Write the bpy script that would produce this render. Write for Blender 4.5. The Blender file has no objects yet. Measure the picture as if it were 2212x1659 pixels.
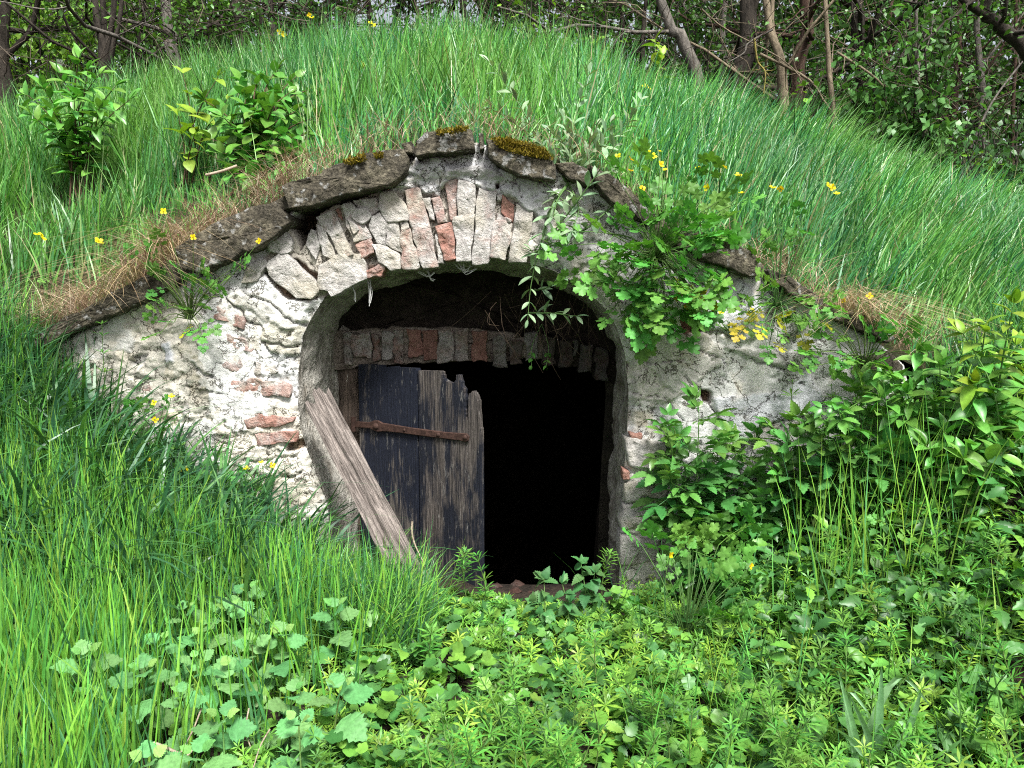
import bpy, math, random
import numpy as np
from mathutils import Vector, Matrix

SC = bpy.context.scene
COL = SC.collection
R = math.radians
rng = np.random.default_rng(11)
random.seed(11)

# ------------------------------------------------------------------ camera
CAM = np.array([0.0, -3.1, 1.2]); PITCH = R(6.0); FPX = 1658.0     # photo measured on a 2212 x 1659 grid
cd = bpy.data.cameras.new('camera'); cam = bpy.data.objects.new('camera', cd); COL.objects.link(cam)
cam.location = CAM; cam.rotation_euler = (R(90) - PITCH, 0, 0)
cd.sensor_width = 36; cd.lens = 36 * FPX / 2212; cd.clip_end = 500; cd.clip_start = 0.05
SC.camera = cam

# ------------------------------------------------------------------ world, sun, exposure
SUN_EL, SUN_AZ = R(54), R(158)        # azimuth clockwise from +Y: sun behind the camera, to its right
w = bpy.data.worlds.new('World'); SC.world = w; w.use_nodes = True
nt = w.node_tree; nt.nodes.clear()
sky = nt.nodes.new('ShaderNodeTexSky'); sky.sky_type = 'NISHITA'; sky.sun_disc = False
sky.sun_elevation = SUN_EL; sky.sun_rotation = SUN_AZ; sky.air_density = 1.0; sky.dust_density = 4.0; sky.ozone_density = 1.0
hs = nt.nodes.new('ShaderNodeHueSaturation'); hs.inputs['Saturation'].default_value = 0.34
bg = nt.nodes.new('ShaderNodeBackground'); bg.inputs['Strength'].default_value = 0.09
wo = nt.nodes.new('ShaderNodeOutputWorld')
nt.links.new(sky.outputs[0], hs.inputs['Color']); nt.links.new(hs.outputs[0], bg.inputs['Color']); nt.links.new(bg.outputs[0], wo.inputs[0])
sl = bpy.data.lights.new('sun', 'SUN'); sl.energy = 3.6; sl.angle = R(15); sl.color = (1.0, 0.98, 0.95)
so = bpy.data.objects.new('sun', sl); COL.objects.link(so)
sdir = Vector((math.sin(SUN_AZ) * math.cos(SUN_EL), math.cos(SUN_AZ) * math.cos(SUN_EL), math.sin(SUN_EL)))
so.rotation_euler = sdir.to_track_quat('Z', 'Y').to_euler(); so.location = (4, -6, 8)
vs = SC.view_settings; vs.view_transform = 'Standard'; vs.look = 'None'; vs.gamma = 1.0; vs.exposure = 1.25; vs.use_curve_mapping = False
SC.render.engine = 'CYCLES'
SC.cycles.max_bounces = 5; SC.cycles.diffuse_bounces = 2; SC.cycles.transmission_bounces = 3; SC.cycles.glossy_bounces = 2
SC.cycles.use_denoising = False; SC.cycles.filter_width = 1.1; SC.cycles.sample_clamp_indirect = 4.0

# ------------------------------------------------------------------ picture-to-place helpers
FWD = np.array([0, math.cos(PITCH), -math.sin(PITCH)]); UP = np.array([0, math.sin(PITCH), math.cos(PITCH)]); RT = np.array([1.0, 0, 0])
def ray(px, py): return FWD * FPX + RT * (px - 1106) + UP * (829.5 - py)
def at(px, py, Y):
    d = ray(px, py); return CAM + d * ((Y - CAM[1]) / d[1])
def on_plane(px, py, p0, n):
    d = ray(px, py); return CAM + d * (np.dot(p0 - CAM, n) / np.dot(d, n))
zA = lambda p: (603.5 + p[0] * .17361, 356.6 + p[1] * .17361)
z2 = lambda p: (737.3 + p[0] / 3, p[1] / 3)
z4 = lambda p: (p[0] / 3, 553 + p[1] / 3)
z5 = lambda p: (737.3 + p[0] / 3, 553 + p[1] / 3)
z6 = lambda p: (1474.7 + p[0] / 3, 553 + p[1] / 3)
zD = lambda p: (631 + p[0] * .3307, 768 + p[1] * .3307)

# ------------------------------------------------------------------ noise
def _h(ix, iy, iz, s):
    h = (ix.astype(np.uint32) * np.uint32(374761393) + iy.astype(np.uint32) * np.uint32(668265263)
         + iz.astype(np.uint32) * np.uint32(2147483647) + np.uint32((s * 1274126177) & 0xffffffff))
    h = (h ^ (h >> np.uint32(13))) * np.uint32(1274126177); h = (h ^ (h >> np.uint32(15))) * np.uint32(2246822519)
    return ((h ^ (h >> np.uint32(16))) & np.uint32(0xffffff)).astype(np.float64) / float(0xffffff)
def vn(p, s=0):
    i = np.floor(p).astype(np.int64); f = p - i; f = f * f * f * (f * (f * 6 - 15) + 10); out = 0
    for dx in (0, 1):
        for dy in (0, 1):
            for dz in (0, 1):
                wgt = (f[:, 0] if dx else 1 - f[:, 0]) * (f[:, 1] if dy else 1 - f[:, 1]) * (f[:, 2] if dz else 1 - f[:, 2])
                out = out + wgt * _h(i[:, 0] + dx, i[:, 1] + dy, i[:, 2] + dz, s)
    return out * 2 - 1
def fbm(p, sc, o=4, s=0, g=.5):
    p = np.asarray(p, float)
    if p.shape[1] == 2: p = np.c_[p, np.zeros(len(p))]
    a, t, n = 1., 0, 0
    q = p / sc
    for k in range(o): t = t + a * vn(q + 17.3 * k, s + k); n += a; a *= g; q = q * 2.03
    return t / n
def sstep(a, b, x): t = np.clip((x - a) / (b - a), 0, 1); return t * t * (3 - 2 * t)

# ------------------------------------------------------------------ mesh helpers
def mesh(name, V, F, mat=None, col=None, smooth=False, sharp=None):
    V = np.asarray(V, np.float32); F = np.asarray(F, np.int32)
    me = bpy.data.meshes.new(name); n = F.shape[1]
    me.vertices.add(len(V)); me.vertices.foreach_set('co', V.ravel())
    me.loops.add(F.size); me.loops.foreach_set('vertex_index', F.ravel())
    me.polygons.add(len(F)); me.polygons.foreach_set('loop_start', np.arange(0, F.size, n, dtype=np.int32))
    me.update(calc_edges=True)
    if smooth: me.polygons.foreach_set('use_smooth', np.ones(len(F), bool))
    if col is not None:
        a = me.color_attributes.new('col', 'FLOAT_COLOR', 'POINT')
        c = np.ones((len(V), 4), np.float32); c[:, :3] = col; a.data.foreach_set('color', c.ravel())
    if mat: me.materials.append(mat)
    return me
def link(name, me, parent=None, M=None):
    o = bpy.data.objects.new(name, me); COL.objects.link(o)
    if M is not None: o.matrix_basis = M
    if parent is not None:
        o.parent = parent
        o.matrix_basis = Matrix.Translation(-parent_loc(parent)) @ o.matrix_basis
    return o
def parent_loc(p):
    l = Vector((0, 0, 0))
    while p is not None: l = l + p.location; p = p.parent
    return l
def tag(o, label, cat, group=None, kind=None):
    if label: o['label'] = label
    if cat: o['category'] = cat
    if group: o['group'] = group
    if kind: o['kind'] = kind
    return o
def empty(name, loc, label=None, cat=None, group=None, parent=None):
    o = bpy.data.objects.new(name, None); COL.objects.link(o); o.empty_display_size = .05
    o.location = Vector(loc)
    if parent is not None: o.parent = parent; o.location = Vector(loc) - parent_loc(parent)
    if label: tag(o, label, cat, group)
    return o
def frames(d, n):
    d = d / np.linalg.norm(d, axis=1, keepdims=True); x = np.cross(d, n); x /= np.linalg.norm(x, axis=1, keepdims=True) + 1e-9
    return np.stack([x, d, np.cross(x, d)], axis=2)
def scatter(bv, bt, Rm, S, T):
    N, m = len(T), len(bv)
    V = np.einsum('nij,mj->nmi', Rm * S[:, None, None], bv) + T[:, None, :]
    F = bt[None] + (np.arange(N) * m)[:, None, None]
    return V.reshape(-1, 3), F.reshape(-1, 3)
def join(parts):
    Vs, Fs, o = [], [], 0
    for v, f in parts: Vs.append(v); Fs.append(np.asarray(f) + o); o += len(v)
    return np.concatenate(Vs), np.concatenate(Fs)
def tube(P, rad, k=5, cap=True):
    P = np.asarray(P, float); n = len(P); rad = np.broadcast_to(np.asarray(rad, float), (n,))
    T = np.gradient(P, axis=0); T /= np.linalg.norm(T, axis=1, keepdims=True) + 1e-9
    a = np.array([.3, .2, .9]) if abs(T[0] @ np.array([.3, .2, .9])) < .9 else np.array([1., 0, 0])
    U = np.cross(T, a); U /= np.linalg.norm(U, axis=1, keepdims=True) + 1e-9; W = np.cross(T, U)
    th = np.linspace(0, 2 * math.pi, k, endpoint=False)
    V = (P[:, None] + rad[:, None, None] * (np.cos(th)[None, :, None] * U[:, None] + np.sin(th)[None, :, None] * W[:, None])).reshape(-1, 3)
    i = np.arange(n - 1)[:, None] * k; j = np.arange(k)[None]; j2 = (j + 1) % k
    F = np.concatenate([np.stack([i + j, i + j2, i + k + j2], 2).reshape(-1, 3), np.stack([i + j, i + k + j2, i + k + j], 2).reshape(-1, 3)])
    return V, F
def curve_pts(P, n):
    P = np.asarray(P, float); t = np.linspace(0, len(P) - 1, n); out = []
    for x in t:
        i = min(int(x), len(P) - 2); f = x - i
        p0, p1, p2, p3 = P[max(i - 1, 0)], P[i], P[i + 1], P[min(i + 2, len(P) - 1)]
        out.append(.5 * ((2 * p1) + (-p0 + p2) * f + (2 * p0 - 5 * p1 + 4 * p2 - p3) * f * f + (-p0 + 3 * p1 - 3 * p2 + p3) * f ** 3))
    return np.array(out)
def sd_poly(P, poly):
    poly = np.asarray(poly, float); n = len(poly); d = np.full(len(P), 1e9); ins = np.zeros(len(P), bool)
    for i in range(n):
        a, b = poly[i], poly[(i + 1) % n]; ab = b - a; t = np.clip(((P - a) @ ab) / (ab @ ab + 1e-12), 0, 1)
        d = np.minimum(d, np.hypot(*(P - a - t[:, None] * ab).T))
        c = ((a[1] > P[:, 1]) != (b[1] > P[:, 1])); xx = (b[0] - a[0]) * (P[:, 1] - a[1]) / (b[1] - a[1] + 1e-12) + a[0]
        ins ^= c & (P[:, 0] < xx)
    return np.where(ins, -d, d)
def d_line(P, line):
    line = np.asarray(line, float); d = np.full(len(P), 1e9)
    for a, b in zip(line[:-1], line[1:]):
        ab = b - a; t = np.clip(((P - a) @ ab) / (ab @ ab + 1e-12), 0, 1); d = np.minimum(d, np.hypot(*(P - a - t[:, None] * ab).T))
    return d
def resample(poly, n, closed=True):
    P = np.asarray(poly, float)
    if closed: P = np.vstack([P, P[:1]])
    L = np.r_[0, np.cumsum(np.hypot(*np.diff(P, axis=0).T))]; t = np.linspace(0, L[-1], n + (1 if closed else 0))[: n]
    return np.c_[np.interp(t, L, P[:, 0]), np.interp(t, L, P[:, 1])]

# ------------------------------------------------------------------ materials
class NT:
    def __init__(s, name):
        s.m = bpy.data.materials.new(name); s.m.use_nodes = True; s.t = s.m.node_tree; s.t.nodes.clear()
        s.out = s.n('ShaderNodeOutputMaterial'); s.b = s.n('ShaderNodeBsdfPrincipled'); s.l(s.b.outputs[0], s.out.inputs[0])
    def n(s, ty, **k):
        x = s.t.nodes.new(ty)
        for a, v in k.items(): setattr(x, a, v)
        return x
    def l(s, a, b): s.t.links.new(a, b)
    def pos(s): return s.n('ShaderNodeNewGeometry').outputs['Position']
    def scale(s, v, sc):
        m = s.n('ShaderNodeVectorMath', operation='MULTIPLY'); s.l(v, m.inputs[0]); m.inputs[1].default_value = sc; return m.outputs[0]
    def noise(s, v, sc, det=4, rough=.6, dist=0):
        x = s.n('ShaderNodeTexNoise'); s.l(v, x.inputs['Vector']); x.inputs['Scale'].default_value = sc; x.inputs['Detail'].default_value = det
        x.inputs['Roughness'].default_value = rough; x.inputs['Distortion'].default_value = dist; return x.outputs['Fac']
    def ramp(s, f, stops):
        r = s.n('ShaderNodeValToRGB'); s.l(f, r.inputs[0]); e = r.color_ramp.elements
        while len(e) < len(stops): e.new(.5)
        for k, (p, c) in enumerate(stops):
            e[k].position = p; e[k].color = (*c, 1) if isinstance(c, tuple) else (c, c, c, 1)
        return r.outputs[0]
    def mix(s, f, a, b, mode='MIX'):
        m = s.n('ShaderNodeMix', data_type='RGBA', blend_type=mode)
        for v, i in ((f, 0), (a, 6), (b, 7)):
            if isinstance(v, (int, float)): m.inputs[i].default_value = v
            elif isinstance(v, tuple): m.inputs[i].default_value = (*v, 1)
            else: s.l(v, m.inputs[i])
        return m.outputs[2]
    def math(s, op, a, b):
        m = s.n('ShaderNodeMath', operation=op)
        for v, i in ((a, 0), (b, 1)):
            if isinstance(v, (int, float)): m.inputs[i].default_value = v
            else: s.l(v, m.inputs[i])
        return m.outputs[0]
    def attr(s, name): return s.n('ShaderNodeAttribute', attribute_name=name).outputs['Color']
    def bump(s, h, st, dist):
        b = s.n('ShaderNodeBump'); b.inputs['Strength'].default_value = st; b.inputs['Distance'].default_value = dist; s.l(h, b.inputs['Height'])
        s.l(b.outputs[0], s.b.inputs['Normal']); return b
    def done(s, color, rough=.9, spec=.3):
        if isinstance(color, tuple): s.b.inputs['Base Color'].default_value = (*color, 1)
        else: s.l(color, s.b.inputs['Base Color'])
        if isinstance(rough, (int, float)): s.b.inputs['Roughness'].default_value = rough
        else: s.l(rough, s.b.inputs['Roughness'])
        s.b.inputs['Specular IOR Level'].default_value = spec
        return s.m
def leaf_mat(name, color=None, rough=.45, trans=.35, spec=.4, vary=.25, tcol=(1.25, 1.35, .55), nsc=60):
    s = NT(name)
    base = s.attr('col') if color is None else color
    if color is not None:
        oi = s.n('ShaderNodeObjectInfo').outputs['Random']
        hsv = s.n('ShaderNodeHueSaturation'); hsv.inputs['Color'].default_value = (*color, 1)
        s.l(s.math('ADD', s.math('MULTIPLY', oi, .05), .475), hsv.inputs['Hue'])
        s.l(s.math('ADD', s.math('MULTIPLY', s.math('FRACT', s.math('MULTIPLY', oi, 7.31), 0), vary * 2), 1 - vary), hsv.inputs['Value'])
        base = hsv.outputs[0]
    nz = s.noise(s.pos(), nsc, 2, .6)
    c = s.mix(1.0, base, s.ramp(nz, [(.3, .78), (.7, 1.15)]), 'MULTIPLY')
    s.done(c, rough, spec)
    tr = s.n('ShaderNodeBsdfTranslucent'); s.l(s.mix(1.0, c, tcol, 'MULTIPLY'), tr.inputs[0])
    mx = s.n('ShaderNodeMixShader'); mx.inputs[0].default_value = trans
    s.l(s.b.outputs[0], mx.inputs[1]); s.l(tr.outputs[0], mx.inputs[2]); s.l(mx.outputs[0], s.out.inputs[0])
    return s.m

def mk_plaster():
    s = NT('lime_plaster'); p = s.pos(); a = s.attr('col')
    n1 = s.noise(p, 21, 7, .68); n2 = s.noise(p, 62, 5, .7); n3 = s.noise(p, 8, 5, .62, .8)
    c = s.mix(1.0, a, s.ramp(n1, [(.33, .74), (.48, 1.08), (.62, 1.36)]), 'MULTIPLY')
    c = s.mix(s.ramp(n3, [(.55, 0.), (.66, .45)]), c, (.36, .31, .20))
    c = s.mix(s.ramp(n2, [(.64, 0.), (.71, .6)]), c, (.16, .145, .12))
    n4 = s.noise(p, 5.5, 6, .62, .3); cr = s.ramp(s.math('ABSOLUTE', s.math('SUBTRACT', n4, .5), 0), [(.0, 0.), (.009, 1.)])
    c = s.mix(1.0, c, s.mix(s.ramp(cr, [(0., .0), (1., 1.)]), (.30, .27, .23), (1., 1., 1.)), 'MULTIPLY')
    h = s.math('ADD', s.math('ADD', s.math('MULTIPLY', n1, 1.), s.math('MULTIPLY', n2, .45)), s.math('MULTIPLY', cr, .5))
    s.bump(h, 1.0, .013)
    return s.done(c, .95, .15)
def mk_brick():
    s = NT('limewashed_brick'); p = s.pos(); oc = s.n('ShaderNodeObjectInfo')
    sep = s.n('ShaderNodeSeparateColor'); s.l(oc.outputs['Color'], sep.inputs[0])
    n1 = s.noise(p, 16, 6, .7, .4); n2 = s.noise(p, 34, 7, .7); n3 = s.noise(p, 6, 3, .5)
    red = s.mix(s.ramp(n2, [(.35, 0.), (.65, 1.)]), (.29, .14, .11), (.46, .27, .215))
    lime = s.mix(s.ramp(n2, [(.36, 0.), (.62, 1.)]), (.36, .345, .325), (.60, .585, .55))
    lime = s.mix(s.ramp(n3, [(.48, 0.), (.64, .45)]), lime, (.44, .40, .27))
    f = s.math('ADD', s.math('MULTIPLY', n1, .9), s.math('SUBTRACT', sep.outputs[0], 1.0))
    f2 = s.ramp(f, [(.0, 0.), (.12, .35), (.3, .95)])
    c = s.mix(f2, red, lime)
    c = s.mix(s.ramp(s.noise(p, 58, 5, .7), [(.62, 0.), (.69, .7)]), c, (.11, .10, .085))
    c = s.mix(1.0, c, sep.outputs[1], 'MULTIPLY')
    s.bump(s.math('ADD', s.noise(p, 50, 6, .72), s.math('MULTIPLY', n2, .5)), 1., .02)
    return s.done(c, .95, .15)
def mk_stone():
    s = NT('weathered_stone'); p = s.pos()
    n1 = s.noise(p, 14, 7, .7, .5); n2 = s.noise(p, 75, 5, .7); n3 = s.noise(p, 26, 3, .5)
    c = s.ramp(n1, [(.28, (.03, .027, .021)), (.5, (.085, .075, .055)), (.72, (.19, .17, .12))])
    c = s.mix(1.0, c, s.ramp(n2, [(.35, .4), (.64, 1.7)]), 'MULTIPLY')
    c = s.mix(s.ramp(n3, [(.60, 0.), (.66, .75)]), c, (.40, .40, .38))
    s.bump(s.math('ADD', n1, s.math('MULTIPLY', n2, .6)), 1.0, .035)
    return s.done(c, .95, .2)
def mk_simple(name, c1, c2, sc, bump=.8, bd=.01, rough=.95, stretch=None, det=6):
    s = NT(name); p = s.pos()
    if stretch: p = s.scale(p, stretch)
    n = s.noise(p, sc, det, .68, .2); n2 = s.noise(p, sc * 6, 3, .6)
    c = s.mix(s.ramp(n, [(.33, 0.), (.67, 1.)]), c1, c2); c = s.mix(1., c, s.ramp(n2, [(.3, .7), (.7, 1.25)]), 'MULTIPLY')
    s.bump(s.math('ADD', n, s.math('MULTIPLY', n2, .3)), bump, bd); return s.done(c, rough, .2)
def mk_wood(name, dark, light, paint=None, amt=.5):
    s = NT(name); tc = s.n('ShaderNodeTexCoord').outputs['Object']       # grain runs along local z
    g = s.noise(s.scale(tc, (1, 1, .05)), 95, 5, .7, .3); g2 = s.noise(s.scale(tc, (1, 1, .02)), 320, 3, .7); big = s.noise(s.scale(tc, (1, 1, .3)), 7, 5, .65, .4)
    c = s.mix(s.ramp(g, [(.32, 0.), (.66, 1.)]), dark, light)
    c = s.mix(1., c, s.ramp(g2, [(.3, .55), (.7, 1.35)]), 'MULTIPLY')
    if paint:
        f = s.math('ADD', s.math('MULTIPLY', big, 1.0), s.math('MULTIPLY', g, .35))
        f = s.ramp(f, [(amt, 1.), (amt + .10, 0.)])
        c = s.mix(f, c, paint)
        c = s.mix(s.ramp(s.noise(s.scale(tc, (1, 1, .22)), 42, 6, .78), [(.58, 0.), (.68, .75)]), c, (.26, .25, .23))
    s.bump(s.math('ADD', g, s.math('MULTIPLY', g2, .4)), 1., .014)
    return s.done(c, .8, .25)
M_PLASTER, M_BRICK, M_STONE = mk_plaster(), mk_brick(), mk_stone()
M_SOIL = mk_simple('dark_soil', (.012, .009, .007), (.05, .036, .025), 20, 1., .03)
M_MOUND = mk_simple('mound_soil', (.02, .022, .010), (.05, .05, .02), 14, 1., .03)
M_VAULT = mk_simple('shade_toned_vault', (.010, .009, .007), (.035, .03, .022), 12, 1., .03)  # near-black colour deepens the darkness inside the cellar
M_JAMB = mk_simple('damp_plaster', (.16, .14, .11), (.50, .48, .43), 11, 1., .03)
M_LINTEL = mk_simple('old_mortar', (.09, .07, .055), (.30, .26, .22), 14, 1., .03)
M_TYMP = mk_simple('shade_toned_brickwork', (.009, .007, .006), (.042, .032, .025), 13, 1., .03)  # near-black tone paints in the shade behind the arch
M_RUST = mk_simple('rusted_iron', (.024, .013, .010), (.07, .038, .029), 45, .7, .003, .8)
M_GREYWOOD = mk_wood('weathered_wood', (.045, .034, .029), (.33, .285, .255))
M_DOOR1 = mk_wood('navy_painted_wood', (.03, .026, .022), (.17, .15, .13), (.008, .011, .022), .70)
M_DOOR2 = mk_wood('worn_painted_wood', (.018, .015, .014), (.13, .112, .10), (.008, .010, .018), .66)
M_POST = mk_wood('bare_post_wood', (.04, .03, .024), (.16, .12, .095))
M_BARK_D = mk_simple('dark_bark', (.018, .015, .012), (.06, .05, .04), 30, 1., .02, stretch=(1, 1, .3))
M_BARK_G = mk_simple('grey_bark', (.06, .055, .048), (.20, .18, .155), 26, 1., .02, stretch=(1, 1, .35))
M_BARK_T = mk_simple('tan_bark', (.10, .08, .055), (.27, .22, .15), 26, 1., .015, stretch=(1, 1, .35))
M_BARK_R = mk_simple('reddish_bark', (.03, .018, .013), (.10, .062, .045), 24, 1., .02, stretch=(1, 1, .25))
M_LICHEN = mk_simple('lichen_twig', (.16, .13, .05), (.36, .31, .08), 30, .5, .005)
M_TWIG = mk_simple('dry_twig', (.22, .17, .12), (.45, .38, .29), 40, .5, .004)
M_GRASS = leaf_mat('grass_blade', None, .40, .22, .5, nsc=30)
M_DRY = leaf_mat('dry_grass_blade', None, .7, .2, .2, tcol=(1.1, 1., .8), nsc=40)
M_FOL = leaf_mat('foliage_leaf', None, .42, .24, .4, nsc=25)
M_MOSS = leaf_mat('moss_tuft', None, .9, .15, .1, nsc=50)
M_STEM = leaf_mat('green_stem', (.12, .22, .06), .5, .1, .3)
M_STEMB = mk_simple('brown_stem', (.05, .03, .02), (.12, .08, .05), 60, .4, .003)
M_WEB = mk_simple('cobweb_silk', (.35, .35, .34), (.55, .55, .53), 60, .1, .001)

# ------------------------------------------------------------------ terrain
_cop = np.array([at(px, py, 0.)[[0, 2]] for px, py in [(-260, 830), (-60, 770), (100, 730), (270, 625), (430, 505), (610, 405), (760, 350), (900, 295), (1040, 290), (1180, 335), (1290, 365), (1420, 460), (1540, 510), (1640, 565), (1780, 645), (1930, 730), (2050, 790), (2300, 850)]])
_sil = np.array([at(px, py, 2.2)[[0, 2]] for px, py in [(-900, 420), (-300, 260), (0, 215), (150, 185), (300, 150), (450, 120), (620, 80), (800, 55), (1000, 55), (1200, 75), (1300, 98), (1400, 140), (1600, 200), (1800, 265), (2000, 335), (2212, 420), (2600, 580), (3100, 760)]])
def COPE(x): return np.interp(x, _cop[:, 0], _cop[:, 1]) - .05
def CREST(x):
    x = np.asarray(x, float); z = 0
    for d in (-.2, -.1, 0, .1, .2): z = z + np.interp(x + d, _sil[:, 0], _sil[:, 1])
    return z / 5 - .36
def MOUND(x, y):
    x, y = np.asarray(x, float), np.asarray(y, float)
    t = np.clip((y - .12) / 2.08, 0, 1); c, k = COPE(x), CREST(x)
    z = c + (k - c) * (1 - (1 - t) ** 1.35)
    z = np.where(y > 2.2, k - .16 * (y - 2.2) ** 2, z)
    return z + .03 * fbm(np.c_[x.ravel(), y.ravel()], .5, 2, 5).reshape(z.shape) * sstep(.1, .4, y)
def FLOOR(x, y):
    x, y = np.asarray(x, float), np.asarray(y, float)
    side = np.interp(x, [-4, -2.4, -1.9, -1.2, -.8, .72, 1.2, 1.7, 2.3, 4], [1.08, 1.05, .84, .34, .10, .0, .33, .80, 1.05, 1.05])
    d = .28 + .72 * sstep(-1.5, .05, y)
    z = side * d * sstep(-5, -1.5, y)
    z = np.where((y > .12) & (np.abs(x) < 1.2), -.03 - np.clip((y - .32) * .75, 0, 1.1), z)
    z = np.where((y > .5) & (np.abs(x) >= 1.2), z * sstep(1.2, .5, y), z)
    z = z + .8 * sstep(4.2, 7, y)
    z = z - .055 * np.exp(-((x - .06) / .42) ** 4) * sstep(-1.3, -.35, y) * (y < .6)
    return z + .02 * fbm(np.c_[x.ravel(), y.ravel()], .35, 3, 3).reshape(z.shape)
def sheet(xs, ys, fn):
    X, Y = np.meshgrid(xs, ys); Z = fn(X, Y); n, m = X.shape
    i = np.arange(n - 1)[:, None] * m + np.arange(m - 1)[None]
    return np.c_[X.ravel(), Y.ravel(), Z.ravel()], np.stack([i, i + 1, i + m + 1, i + m], 2).reshape(-1, 4)
far = [-200, -90, -40, -20, -12, -8, -6, -5]
V, F = sheet(np.r_[far, np.arange(-4.4, 4.41, .08), -np.array(far)[::-1]], np.r_[-200, -80, -30, -14, -8, -5, np.arange(-4, 1.3, .08), np.arange(1.5, 8, .5), 9, 11, 14, 20, 40, 90, 200], FLOOR)
tag(link('ground', mesh('ground', V, F, M_SOIL, smooth=True)), 'dark soil under the grass and weeds', 'ground', kind='structure')
V, F = sheet(np.r_[-9, -7, -5.6, -4.8, np.arange(-4.2, 4.21, .07), 4.8, 5.6, 7, 9], np.arange(.12, 6.6, .09), MOUND)
tag(link('hill', mesh('hill', V, F, M_MOUND, smooth=True)), 'earth mound heaped over the cellar', 'hill', kind='structure')

# ------------------------------------------------------------------ masonry front
OPEN = [(705, 1420), (708, 1180), (706, 1100), (690, 1050), (667, 990), (645, 930), (640, 870), (641, 800), (650, 725), (668, 688), (700, 640), (757, 603), (850, 572), (950, 557), (1050, 554), (1130, 563), (1200, 585), (1260, 620), (1303, 660), (1333, 705), (1352, 765), (1360, 850), (1357, 930), (1350, 1000), (1345, 1100), (1340, 1200), (1334, 1420)]
OUT = [(20, 790), (190, 700), (390, 600), (500, 545), (600, 470), (640, 425), (760, 390), (880, 335), (1030, 305), (1200, 355), (1290, 395), (1400, 455), (1530, 545), (1640, 595), (1760, 650), (1880, 720), (1960, 790), (1985, 900), (1960, 1420), (20, 1420)]
w2 = lambda L, Y=0.: np.array([at(px, py, Y)[[0, 2]] for px, py in L])
open_w, out_w = w2(OPEN), w2(OUT)
open_w = np.vstack([[open_w[0, 0], -.2], resample(open_w, 160, False), [open_w[-1, 0], -.2]])
front = empty('cellar_front', (0, .2, 0), 'crumbling arched stone and brick cellar entrance set into the grassy mound', 'cellar entrance')

h = .0065
gx, gz = np.arange(out_w[:, 0].min() - .02, out_w[:, 0].max() + .02, h), np.arange(-.12, out_w[:, 1].max() + .02, h)
X, Z = np.meshgrid(gx, gz); P = np.c_[X.ravel(), Z.ravel()]
jit = .008 * np.c_[fbm(P, .05, 3, 31), fbm(P, .05, 3, 37)]
so_, si_ = sd_poly(P, out_w), sd_poly(P, open_w)
S = np.maximum(so_, -si_)                                  # negative inside the wall
eps = 1e-3
def Sf(Q): return np.maximum(sd_poly(Q, out_w), -sd_poly(Q, open_w))
near = np.abs(S) < .8 * h
Q = P[near]; g = np.c_[Sf(Q + [eps, 0]) - Sf(Q - [eps, 0]), Sf(Q + [0, eps]) - Sf(Q - [0, eps])] / (2 * eps)
P2 = P.copy(); P2[near] = Q - g * S[near][:, None]
# relief, measured towards the viewer
Pj = P + 2.2 * jit
x_, z_ = P[:, 0], P[:, 1]
right = sstep(.55, .8, x_)
coat = sstep(-.004, .014, fbm(P + jit, .28, 6, 101, .58) - .02 + .42 * right - .10 * sstep(.9, .5, z_) * (1 - right))
rough_ = 1 - .72 * coat
H = .008 * fbm(P, .45, 3, 1) + .005 * fbm(P, .13, 4, 2) * rough_ + .006 * coat
f = fbm(P * [1., 1.3], .16, 5, 4, .55) * 3.2
ter = np.floor(f) + sstep(.90, 1.0, f - np.floor(f)) + .25 * (f - np.floor(f))
H += (.0036 - .002 * right) * ter * rough_
f2 = fbm(P * [.8, 1.4], .05, 4, 9, .6) * 3; H += (.0055 - .003 * right) * rough_ * (np.floor(f2) + sstep(.86, 1., f2 - np.floor(f2)))
H += .006 * rough_ * fbm(P, .024, 4, 6) - .012 * sstep(.38, .6, fbm(P, .045, 3, 7))
cb = fbm(P, .5, 3, 12); cm = fbm(P, .14, 4, 13)
colL, colR, colP, colO = np.array([.52, .495, .43]), np.array([.47, .46, .43]), np.array([.47, .475, .48]), np.array([.42, .38, .29])
C = colL + (colR - colL) * right[:, None]
C = C + (colP - C) * sstep(-.1, .35, cb)[:, None] * .8
C = C + (colO - C) * sstep(.12, .4, cm)[:, None] * .55
C = C + (np.array([.52, .52, .50]) * (1 + .12 * cb)[:, None] - C) * (.75 * coat)[:, None]
C = C * (1 + .22 * fbm(P, .06, 3, 15))[:, None]
def plate(poly, dh, col=None, amt=1., edge=.004):
    global H, C
    s = sd_poly(Pj, w2(poly)); m = sstep(edge, -edge, s); H = H + dh * m
    if col is not None: C = C + (np.array(col) - C) * (m * amt)[:, None]
def crack(line, wd=.004, dp=.03):
    global H
    d = d_line(P + 2.2 * jit, w2(line)); H = H - dp * .6 * sstep(wd * 1.1, wd * .25, d)
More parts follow.
